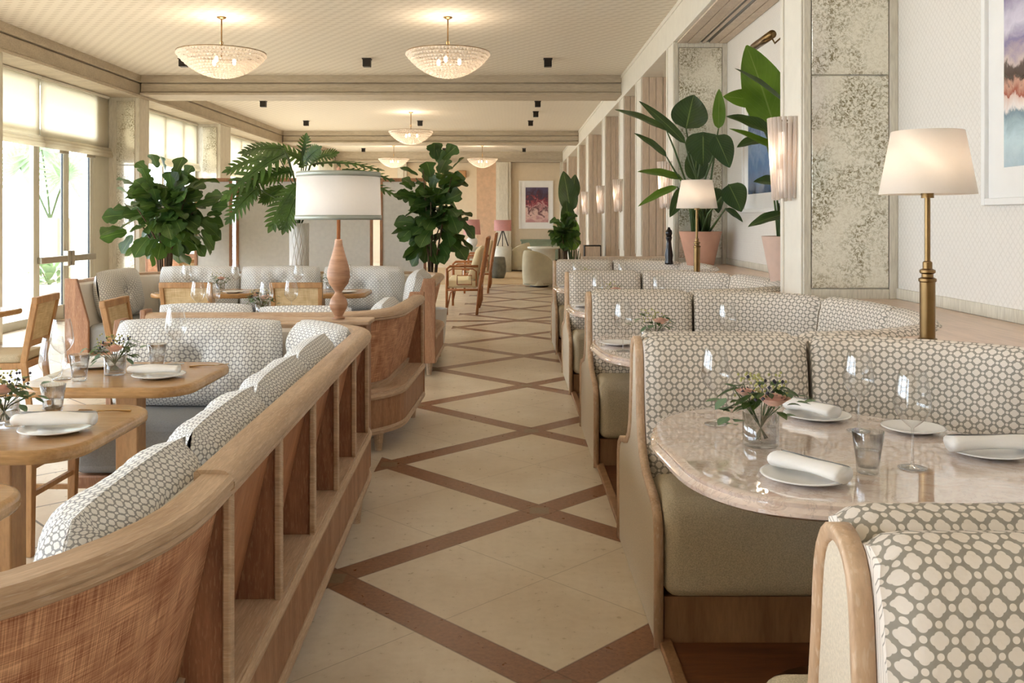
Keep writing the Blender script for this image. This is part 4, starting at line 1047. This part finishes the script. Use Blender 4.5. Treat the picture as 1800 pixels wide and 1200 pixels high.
# ================================================================== PLANTS
def pot(t,r0,r1,h,mat,x=0,y=0):
    MB().lathe([(0,0),(r0,0),(r1,h),(r1*.93,h),(r1*.91,h-.04),(0,h-.04)],(x,y,0),40).build('pot',mat,t,smooth=True).data.set_sharp_from_angle(angle=math.radians(40))
    MB().lathe([(0,h-.035),(r1*.905,h-.035)],(x,y,0),30).build('soil',M['soil'],t)
def fig(x,y,h0,rx,rz,cz,label,seed,n=105,potr=.2,lean=0):
    r=random.Random(seed); t=thing('fiddle_leaf_fig',label,'plant',(x,y,0))
    pot(t,potr*.8,potr,.42,M['whitepot'])
    m=MB(); tips=[]
    for k in range(9):
        a=2*PI*k/9+r.uniform(-.3,.3); q=r.uniform(.25,.8)
        top=Vector((rx*q*math.cos(a)+lean,min(rx,.5)*q*math.sin(a),cz+rz*r.uniform(-.5,.75)))
        b=Vector((.02*math.cos(a),.02*math.sin(a),.38)); mid=Vector((top.x*.25,top.y*.25,h0+r.uniform(-.1,.1)))
        pts=[b,(b+mid)/2+Vector((r.uniform(-.01,.01),0,0)),mid,(mid+top)/2+Vector((0,0,.03)),top]
        m.tube(pts,[.018,.015,.012,.009,.005],6)
        tips.append(pts)
    m.build('trunk',M['bark'],t,smooth=True)
    m=MB(); cen=Vector((lean,0,cz))
    for k in range(n):
        # leaves sit on an uneven shell and point outward
        a=r.uniform(0,2*PI); e=math.asin(r.uniform(-.98,1)); q=r.uniform(.12,.95)
        d=Vector((math.cos(a)*math.cos(e),math.sin(a)*math.cos(e),math.sin(e)))
        b=cen+Vector((d.x*rx*q,d.y*min(rx,.48)*q,d.z*rz*q))
        dd=Vector((d.x+r.uniform(-.35,.35),d.y+r.uniform(-.35,.35),d.z*.7+r.uniform(-.35,.45)))
        up=Vector((r.uniform(-.3,.3),-.75 if r.random()<.6 else .2,r.uniform(.3,1)))
        L=r.uniform(.19,.30); leafgrid(m,b-dd.normalized()*.06,dd,up,L,L*.74,FID,r.uniform(.1,.5),.22,8,4,.07,r.uniform(0,6))
    m.build('foliage',M['leaf_fig'],t,smooth=True)
fig(-4.02,10.66,1.10,.64,.66,1.58,'fiddle leaf fig left of the folding screen, by the glass doors',3,215,.19)
fig(-.92,10.62,1.05,.40,.70,1.57,'fiddle leaf fig at the right end of the screen beside the aisle',8,170,.19,.05)
def lobed(m,base,tip,L,Wd,up,n=9,ph=0,droop=.25):
    base=Vector(base);d=(Vector(tip)-base); L=d.length; d.normalize(); up=Vector(up); s=d.cross(up).normalized(); nn=s.cross(d).normalized()
    def P(u): return base+d*L*u*(1-.05*droop)+Vector((0,0,-1))*droop*L*(u*u-u)*1.0
    pts=[P(k/8) for k in range(9)]
    m.tube(pts,[.008]*5+[.006,.004,.003,.002],5)
    def f(u,v):
        a=v*2-1; w=Wd*.16*(1-.5*u); return (P(u)+s*a*w+nn*abs(a)*w*.2,(a*.4,u))
    m.grid(f,8,2)
    for k in range(n):
        u=.06+.88*k/(n-1); prof=math.sin(PI*(.12+.8*u))**.7
        for sg in(-1,1):
            dd=d*(.35+.75*u)+s*sg*1.0+nn*(.12)
            leafgrid(m,P(u),dd,nn,Wd*.62*prof,Wd*.135,LAN,.25,.15,6,2,.15,ph+k)
    leafgrid(m,P(.96),d,nn,Wd*.35,Wd*.2,LAN,.1,.1,5,2)
# split leaf philodendron in a tall quilted white planter
PX,PY=-2.45,10.62
t=thing('split_leaf_plant','split leaf philodendron in a tall white quilted planter behind the drum lamp','plant',(PX,PY,0))
def q_rf(a,k): return 1-.10*max(0,1-3.2*min(abs(math.sin(a*6+k*.15)),abs(math.sin(a*6-k*.15))))
MB().lathe([(0,0),(.10,0)]+[(.112,+.01+1.40*k/120) for k in range(121)]+[(.10,1.41),(.10,1.36),(0,1.36)],(0,0,0),144,rf=q_rf).build('planter',M['whitepot'],t,smooth=True)
def LW(px,py,Y): 
    p=W(px,py,Y); return (p.x-PX,p.y-PY,p.z)
stalks=MB()
for i,(b,e,w,Y,up) in enumerate((((505,268),(398,345),.40,10.45,(0,-.8,.6)),((490,275),(402,300),.34,10.75,(.2,-.7,.7)),((452,330),(402,388),.26,10.4,(0,-1,.3)),((522,325),(478,398),.34,10.4,(0,-1,.2)),
     ((530,295),(538,240),.20,10.6,(0,-1,0)),((545,290),(668,300),.30,10.5,(0,-.35,1)),((600,318),(698,345),.26,10.6,(0,-.5,1)),((540,285),(470,262),.30,10.8,(0,-.7,.6)),((515,300),(460,318),.26,10.55,(0,-.9,.4)),((548,285),(590,270),.22,10.8,(0,-.8,.5)),((600,300),(690,318),.2,10.8,(0,-.6,.8)),((500,262),(430,268),.3,10.3,(0,-.7,.7)),((470,300),(420,360),.3,10.55,(.2,-1,.2)),((520,345),(500,402),.28,10.3,(0,-1,.1)),((535,285),(560,262),.22,10.4,(0,-.9,.3)),((500,330),(462,352),.24,10.6,(0,-1,.3)))):
    m=MB(); lobed(m,LW(b[0],b[1],Y),LW(e[0],e[1],Y-.1),0,w,up,ph=i)
    m.build('leaf',M['leaf_phil'],t,smooth=True)
    p=Vector(LW(b[0],b[1],Y)); stalks.tube([(0,0,1.34),(p.x*.3,p.y*.3,1.34+(p.z-1.34)*.6),tuple(p)],.007,6)
stalks.build('stalks',M['stalk'],t,smooth=True)
def bird(name_label,x,y,z,r0,r1,h,leaves,potmat,cat='plant'):
    t=thing('bird_of_paradise_plant',name_label,cat,(x,y,z)); pot(t,r0,r1,h,potmat)
    st=MB(); r=random.Random(int(x*100))
    for i,(b,e,w,Y,kind,mt) in enumerate(leaves):
        pb=W(b[0],b[1],Y)-Vector((x,y,z)); pe=W(e[0],e[1],Y-r.uniform(0,.12))-Vector((x,y,z))
        d=pe-pb; L=d.length; Wd=w*Y/F*1.3
        up={'f':(0,-1,.15),'s':(0,-.5,.9),'b':(.4,-.8,.3)}[kind]
        m=MB(); leafgrid(m,pb,d+Vector((0,0,L*.15)),up,L,Wd,lambda u:max(.03,math.sin(PI*min(.995,u)**.66)**.72),.18,.22,14,6,.04,i)
        m.build('leaf',M[mt],t,smooth=True,solid=0)
        a=r.uniform(0,6.28); q=r1*.3
        st.tube([(q*math.cos(a),q*math.sin(a),h-.05),(q*math.cos(a)+pb.x*.25,pb.y*.4,h+(pb.z-h)*.4),(pb.x*.8,pb.y*.9,h+(pb.z-h)*.82),tuple(pb)],[.015,.012,.010,.007],6)
    for k in range(9):
        a=k*.7; st.tube([(r1*.35*math.cos(a),r1*.35*math.sin(a),h-.05),(r1*.55*math.cos(a),r1*.4*math.sin(a),h+.25+.05*(k%3))],[.014,.006],6)
    st.build('stalks',M['stalk'],t,smooth=True); return t
G='leaf_bird'; B='leaf_bright'
bird('bird of paradise plant in a terracotta pot behind the smaller brass lamp',2.02,9.72,ZL+.001,.14,.225,.36,[((1172,230),(1072,194),26,9.3,'s',G),((1172,276),(1107,232),22,9.2,'s',G),((1205,252),(1112,172),14,9.4,'f',G),((1206,226),(1222,158),50,9.6,'f',G),((1236,232),(1236,288),50,9.5,'f',G),((1258,238),(1280,292),34,9.0,'f',G),((1263,226),(1264,146),18,9.5,'f',B),((1200,315),(1116,305),26,9.3,'s',B),((1190,328),(1124,366),18,9.3,'s',B),((1281,324),(1301,370),36,8.8,'f',G),((1276,366),(1304,391),14,8.8,'s',G),((1222,318),(1226,240),32,9.85,'f',G),((1205,330),(1180,380),20,9.5,'f',G),((1255,330),(1262,372),22,9.8,'f',G)],M['terra'])
bird('bird of paradise plant in a pale pink pot half hidden by the near pillar',2.10,6.9,ZL+.001,.13,.20,.36,[((1364,232),(1303,58),64,6.85,'f',B),((1378,180),(1281,118),26,6.7,'s',G),((1328,178),(1268,172),26,6.9,'f',B),((1366,240),(1268,206),46,6.7,'s',G),((1378,272),(1272,226),26,6.6,'s',B),((1345,244),(1296,262),26,6.8,'s',G),((1380,325),(1322,322),34,6.6,'s',G),((1378,376),(1316,402),24,6.65,'s',G),((1384,384),(1338,388),14,6.7,'s',G)],M['pinkpot'])
bird('tall tropical plant at the far end of the right wall',1.30,19.0,.001,.2,.28,.5,[((1003,372),(988,290),26,18.8,'f',G),((1006,350),(1012,300),18,18.9,'f',G),((1000,400),(994,345),20,18.8,'f',G),((1006,420),(1000,370),22,18.7,'f',B),((992,350),(984,322),12,18.9,'f',G),((990,410),(976,385),16,18.8,'s',G),((1004,440),(1012,395),20,18.8,'f',B),((996,430),(984,402),16,18.8,'f',G)],M['whitepot'])
# ------------------------------------------------------------------ folding screens
def screen(x0,x1,y,label):
    t=thing('folding_screen',label,'screen',((x0+x1)/2,y,0),0,'linen folding screens'); h=1.97; w=(x1-x0)/2
    m=MB().box(-w,-w+.035,-.02,.02,0,h).box(w-.035,w,-.02,.02,0,h).box(-w+.035,w-.035,-.02,.02,h-.045,h).box(-w+.035,w-.035,-.02,.02,.04,.09)
    m.build('frame',M['screenwood'],t,bevel=.004); MB().box(-w+.035,w-.035,-.006,.006,.09,h-.045).build('linen_panel',M['screenlinen'],t); return t
fig(1.06,17.6,.95,.24,.42,1.22,'bushy plant at the far end of the right booths',21,70,.15)
screen(-3.95,-3.48,11.45,'narrow linen folding screen panel beside the left fiddle leaf fig')
screen(-3.43,-1.72,11.45,'wide linen folding screen panel behind the white quilted planter')
screen(-1.63,-1.05,11.45,'linen folding screen panel behind the right fiddle leaf fig')
# ------------------------------------------------------------------ pictures
def artmat(name,stops,sc=3,seed=0,amt=.35,axis=2,z0=0,z1=1):
    t=NT(name); v=t.coord('Object',(1,1,1),(0,0,0),(seed,seed,0)); n=t.noise(v,sc,6,.65,.8); z=t.sep(t.coord('Object'))[axis]
    k=t.n('ShaderNodeMapRange',inp={0:z,1:z0,2:z1,3:0,4:1}).outputs[0]
    k=t.math('ADD',k,t.math('MULTIPLY',t.math('SUBTRACT',n,.5),amt)); t.col(t.ramp(k,stops)); t.b.inputs['Roughness'].default_value=.25; return t.m
def wallpic(y0,y1,z0,z1,bw,mat,label,mw=.18):
    t=thing('framed_picture',label,'picture',(XN-.001,(y0+y1)/2,z0)); w=(y1-y0)/2; h=z1-z0
    MB().box(-.04,-.0,-w,-w+bw,0,h).box(-.04,0,w-bw,w,0,h).box(-.04,0,-w+bw,w-bw,0,bw).box(-.04,0,-w+bw,w-bw,h-bw,h).build('frame',M['frame'],t,bevel=.004)
    MB().box(-.018,-.008,-w+bw,w-bw,bw,h-bw).build('mount',M['frame'],t)
    MB().box(-.021,-.0185,-w+mw,w-mw,mw,h-mw).build('print',mat,t); return t
wallpic(2.2,4.55,1.52,3.25,.035,artmat('harbour_print',[(.0,lin(150,176,190)),(.10,lin(186,210,216)),(.19,lin(120,140,150)),(.205,lin(236,226,220)),(.245,lin(220,190,176)),(.25,lin(150,70,52)),(.28,lin(200,150,130)),(.30,lin(60,44,40)),(.345,lin(74,58,56)),(.36,lin(200,180,176)),(.42,lin(120,110,150)),(.50,lin(206,200,216)),(.62,lin(110,96,140)),(.8,lin(214,206,214))],7,3,.16,2,.18,1.55),'large white framed harbour photograph at the right edge of the photo')
wallpic(6.6,9.25,1.52,2.75,.035,artmat('sea_print',[(0,lin(60,80,110)),(.3,lin(90,120,160)),(.5,lin(140,160,190)),(.7,lin(70,90,130)),(1,lin(180,190,210))],6,9,.5,2,.15,1.1),'white framed blue sea photograph behind the pale pink pot')
def piclight(y0,y1,z,label):
    t=thing('picture_light',label,'picture light',(XN-.001,(y0+y1)/2,z)); w=(y1-y0)/2
    m=MB(); m.tube([(-.26,-w,0),(-.26,w,0)],.035,12); m.build('brass_hood',M['brass'],t,smooth=True)
    m=MB(); m.tube([(-.005,0,-.05),(-.08,0,.05),(-.16,0,-.02),(-.20,0,.05),(-.25,0,.03)],.010,8); m.lathe([(0,-.09),(.035,-.08),(.035,-.03),(0,-.02)],(-.04,0,0),16); m.build('arm',M['brass'],t,smooth=True)
    return t
piclight(7.4,7.95,2.95,'curved brass picture light high on the niche wall above the sea photograph')
# far artwork on the back wall
t=thing('framed_picture','tall white framed print of pink and plum shapes on the back wall','picture',(.885,YB-.001,1.14)); 
MB().box(-.59,-.53,-.05,0,0,1.65).box(.53,.59,-.05,0,0,1.65).box(-.53,.53,-.05,0,0,.06).box(-.53,.53,-.05,0,1.59,1.65).build('frame',M['frame'],t); MB().box(-.53,.53,-.02,-.01,.06,1.59).build('mount',M['frame'],t)
MB().box(-.36,.42,-.03,-.021,.22,1.42).build('print',artmat('plum_print',[(0,lin(190,140,140)),(.25,lin(226,190,180)),(.4,lin(90,50,60)),(.5,lin(200,150,150)),(.6,lin(150,70,80)),(.75,lin(80,56,70)),(1,lin(90,80,110))],4.5,5,1.1,2,.2,1.4),t)
t=thing('wood_wall_carving','small orange wood carving high on the back wall','wall decoration',(-1.93,YB-.001,3.0)); 
MB().box(-.42,.30,-.08,0,-.10,.06).build('body',M['chairwood'],t,bevel=.03); MB().box(.12,.42,-.12,0,-.12,.14).build('block',M['chairwood'],t,bevel=.03)
# ------------------------------------------------------------------ far lounge
struct(MB().box(-4.6,1.7,20.5,27.5,0,.012).build('trim_81',M['rug']))
def settee(x,y,label):
    t=thing('rattan_settee',label,'settee',(x,y,0)); L=1.5; W_=.50
    for yy in(0,L):
        MB().tube([(-W_,yy,0),(-W_,yy,.70),(-W_+.05,yy,.74),(-.02,yy,.74)],.020,8).build('arm',M['rattan'],t,smooth=True)
        m=MB(); m.tube([(-.04,yy,0),(.0,yy,.45),(.12,yy,1.16)],.022,8); m.build('back_post',M['rattan'],t,smooth=True)
        m=MB(); m.tube([(-W_,yy,.38),(-.01,yy,.38)],.018,8); m.tube([(-W_+.01,yy,.10),(-W_+.06,yy,.34),(-W_+.14,yy,.375)],.012,6); m.tube([(-W_+.02,yy,.44),(-W_+.02,yy,.66),(-W_+.08,yy,.70),(-.10,yy,.70),(-.05,yy,.66),(-.05,yy,.44)],.012,6); m.tube([(-.34,yy,.46),(-.34,yy,.60),(-.12,yy,.60),(-.12,yy,.46),(-.34,yy,.46)],.010,6); m.build('side_frame',M['rattan'],t,smooth=True)
    m=MB(); m.tube([(-W_,0,.38),(-W_,L,.38)],.02,8); m.tube([(.0,0,.38),(.0,L,.38)],.02,8); m.tube([(.12,-.03,1.16),(.12,L+.03,1.16)],.024,8); m.tube([(.03,0,.55),(.03,L,.55)],.014,6); m.build('rails',M['rattan'],t,smooth=True)
    for k in range(24):
        yy=.03+k*(L-.06)/23; MB().tube([(.0,yy,.10),(.005,yy,.42),(.115,yy,1.14)],.011,6).build('slat',M['rattan'],t,smooth=True)
    MB().box(-W_-.02,-.03,.03,L-.03,.405,.52).build('seat_cushion',M['yellow'],t,bevel=.03)
    for k in range(2):
        y0=.06+k*.72; MB().hexa([(-.20,y0,.53),(-.05,y0,.53),(-.05,y0+.66,.53),(-.20,y0+.66,.53),(-.05,y0,1.02),(.05,y0,1.02),(.05,y0+.66,1.02),(-.05,y0+.66,1.02)]).build('back_pillow',M['yellow'],t,bevel=.05,seg=3)
    return t
s0=settee(-.47,13.95,'rattan settee with yellow cushions on the left of the aisle')
dup(s0,(-.40,18.0,0),0,'farther rattan settee, mostly hidden by the nearer one')
tag(MB().lathe([(0,0),(.15,0),(.19,.12),(.20,.28),(.17,.5),(.15,.52),(0,.52)],(0,0,0),28).build('drum_stool',M['stone'],None,smooth=True,loc=(-.30,22.6,.013)),'dark stone drum stool behind the rattan settees','stool')
def tripod(x,y,z,label,r0=.24,ht=.42,sh=.30):
    t=thing('tripod_lamp',label,'lamp',(x,y,z),0)
    for k in range(3):
        a=2.1*k+.5; MB().bar((.17*math.cos(a),.17*math.sin(a),0),(.02*math.cos(a),.02*math.sin(a),ht),.022,.022).build('leg',M['blackm'],t)
    MB().lathe([(0,ht-.02),(.03,ht-.02),(.03,ht+.03),(0,ht+.03)],(0,0,0),12).build('hub',M['blackm'],t)
    shade(MB(),r0,r0*.98,ht,ht+sh).build('lamp_shade',M['shade_pink'],t,smooth=True); 
    MB().lathe([(0,ht+.06),(.03,ht+.09),(.03,ht+.13),(0,ht+.16)],(0,0,0),10).build('bulb',M['bulb'],t,smooth=True); return t
tag(MB().lathe([(0,0),(.24,0),(.25,.66),(.23,.70),(0,.70)],(0,0,0),30).build('drum_table',M['whitetable'],None,smooth=True,loc=(-.21,25.3,.013)),'pale drum table holding the tripod lamp in the far lounge','side table')
tripod(-.21,25.3,.722,'tripod lamp with pink shade in the far lounge')
tag(MB().lathe([(0,0),(.26,0),(.22,.06),(.20,.72),(.28,.78),(0,.78)],(0,0,0),30).build('pedestal_table',M['whitetable'],None,smooth=True,loc=(-.92,22.0,.013)),'pale pedestal table under the pink lamp by the fiddle leaf fig','side table')
t=thing('table_lamp','pink shaded lamp glimpsed between the fig leaves','lamp',(-.92,22.0,.794))
MB().lathe([(0,0),(.08,0),(.13,.08),(.13,.18),(.05,.27),(.02,.32),(0,.32)],(0,0,0),24).build('base',M['whitepot'],t,smooth=True); shade(MB(),.21,.18,.30,.66).build('lamp_shade',M['shade_pink'],t,smooth=True)
def barrel(x,y,rz,label,mat):
    t=thing('barrel_armchair',label,'armchair',(x,y,.013 if y>20.5 else 0),rz,'barrel armchairs')
    m=MB(); n=28
    def f(u,v):
        a=PI*1.22*(u-.5)*1.05-PI/2; h=.40+.40*max(0,math.cos((u-.5)*PI*.95))**.6
        k=v*2*PI; r=.33+.045*math.cos(k); z=.06+(h-.06+.0)*(.5+.5*math.sin(k)) if True else 0
        return ((r*math.cos(a),r*math.sin(a),z),(u,v))
    m.grid(f,n,16); k0=len(m.v); m.f+=[tuple(range(16)),tuple(k0-17+j for j in range(16))]; m.build('wrap_back',mat,t,smooth=True)
    MB().prism(rrect(-.29,.29,-.24,.32,.12),.30,.44).build('seat_cushion',mat,t,bevel=.035,seg=3)
    MB().prism(rrect(-.31,.31,-.28,.30,.14),.03,.295).build('base',mat,t,bevel=.02); MB().cyl((0,0),.2,0,.03).build('swivel_plinth',M['blackm'],t); return t
barrel(.63,19.9,-.9,'cream barrel armchair at the end of the diamond floor',M['armchair'])
barrel(.20,25.8,1.2,'beige armchair in front of the sage console',M['armchair'])
tag(MB().lathe([(0,0),(.30,0),(.28,.05),(.30,.66),(.42,.70),(.42,.74),(0,.74)],(0,0,0),32).build('round_table',M['whitetable'],None,smooth=True,loc=(.86,23.6,.013)),'round white table behind the cream barrel armchair','table')
t=thing('sage_console','sage green console under the framed print on the back wall','console',(1.0,YB-.35,0))
MB().box(-.62,.62,-.25,.24,.10,.72).box(-.66,.66,-.28,.26,.72,.78).build('cabinet',M['sage'],t,bevel=.01); MB().box(-.5,.5,-.262,-.252,.2,.4).box(-.5,.5,-.262,-.252,.46,.66).build('drawer_front',M['sage'],t,bevel=.004); MB().box(-.6,.6,-.2,.2,0,.10).build('plinth',M['blackm'],t)
dup([o for o in bpy.data.objects if o.name=='dining_chair'][0],(-4.55,13.1,0),.5,'wooden chair glimpsed under the left fiddle leaf fig','cane back dining chairs')
t=thing('wood_sideboard','brown wooden sideboard glimpsed under the left fiddle leaf fig','sideboard',(-5.0,14.1,0))
MB().box(-.55,.55,-.2,.2,.08,.92).build('body',M['oakskirt'],t,bevel=.01); MB().box(-.5,-.01,-.215,-.201,.14,.86).build('door',M['rattan_weave'],t); MB().box(.01,.5,-.215,-.201,.14,.86).build('door',M['rattan_weave'],t); MB().box(-.5,.5,-.17,.17,0,.08).build('plinth',M['blackm'],t)
t=thing('pepper_mill','tall black turned pepper mill on the ledge left of the terracotta pot','pepper mill',(1.72,9.92,ZL+.001))
MB().lathe([(0,0),(.045,0),(.045,.02),(.04,.05),(.046,.10),(.030,.20),(.024,.25),(.034,.285),(.034,.30),(0,.30)],(0,0,0),24).build('body',M['black'],t,smooth=True); MB().lathe([(0,.30),(.026,.30),(.038,.335),(.034,.365),(.018,.38),(.012,.40),(0,.405)],(0,0,0),24).build('top',M['black'],t,smooth=True)
t=thing('host_stand','brown menu stand with dark edges between the far right pillars','podium',(1.55,17.3,0))
MB().box(-.14,.14,-.12,.12,0,.95).build('front_board',M['pinkwood'],t); MB().box(-.155,-.14,-.13,.13,0,.97).box(.14,.155,-.13,.13,0,.97).box(-.14,.14,-.13,.13,.95,.97).build('dark_edge',M['blackm'],t)
# ------------------------------------------------------------------ patio plants
def bush(x,y,z,r,h,label,seed,n=70,ls=.2,potm=None,lean=.3,cat='plant'):
    rr=random.Random(seed); t=thing('patio_plant',label,cat,(x,y,-.019))
    if potm: pot(t,r*.55,r*.75,z,potm)
    m=MB()
    for k in range(n):
        a=rr.uniform(0,2*PI); e=rr.uniform(.1,1.2); q=rr.random()**.5
        b=Vector((q*r*.7*math.cos(a),q*r*.7*math.sin(a),z+h*rr.random()*.8-.02)); d=(math.cos(a)*math.cos(e),math.sin(a)*math.cos(e),math.sin(e))
        leafgrid(m,b,d,(0,0,1),ls*rr.uniform(.6,1.2),ls*.4,OV,.5,.2,6,2)
    m.build('foliage',M['leaf_out'],t,smooth=True)
    if potm: 
        m=MB()
        for k in range(5): m.tube([(0,0,z-.05),(rr.uniform(-.1,.1),rr.uniform(-.1,.1),z+h*.6)],.008,5)
        m.build('stems',M['stalk'],t)
    return t
bush(-7.5,14.9,.42,.24,.35,'potted aloe like plant outside the glass doors',5,40,.34,M['whitepot'])
bush(-8.0,13.0,.75,.42,.9,'leafy patio shrub seen through the window at the left edge',6,120,.22,M['terra'])
bush(-8.9,14.2,.35,.6,1.3,'taller leafy patio shrub behind the glazing at the left edge',7,150,.26,M['terra'])
t=thing('potted_fan_palm','fan palm in a tall timber planter on the patio','palm',(-8.5,16.9,-.019))
MB().box(-.26,.26,-.26,.26,0,1.5).build('planter',M['pinkwood'],t,bevel=.01)
m=MB(); 
for sgn,zc,xc in((1,2.42,-.5),(1,2.3,.35),(1,2.75,-.1)): m.tube([(0,0,1.45),(xc*.4,0,1.9),(xc,-.1,zc)],.02,6)
m.build('stems',M['stalk'],t)
for sgn,zc,xc in((1,2.42,-.5),(1,2.3,.35),(1,2.75,-.1)):
    m=MB()
    for k in range(22):
        a=-.9+(PI+1.8)*k/21; leafgrid(m,(xc,-.1,zc),(math.cos(a),-.25,math.sin(a)),(0,-1,.1),.62,.06,LAN,.15,.3,5,2)
    m.build('fan_leaf',M['leaf_out'],t,smooth=True)
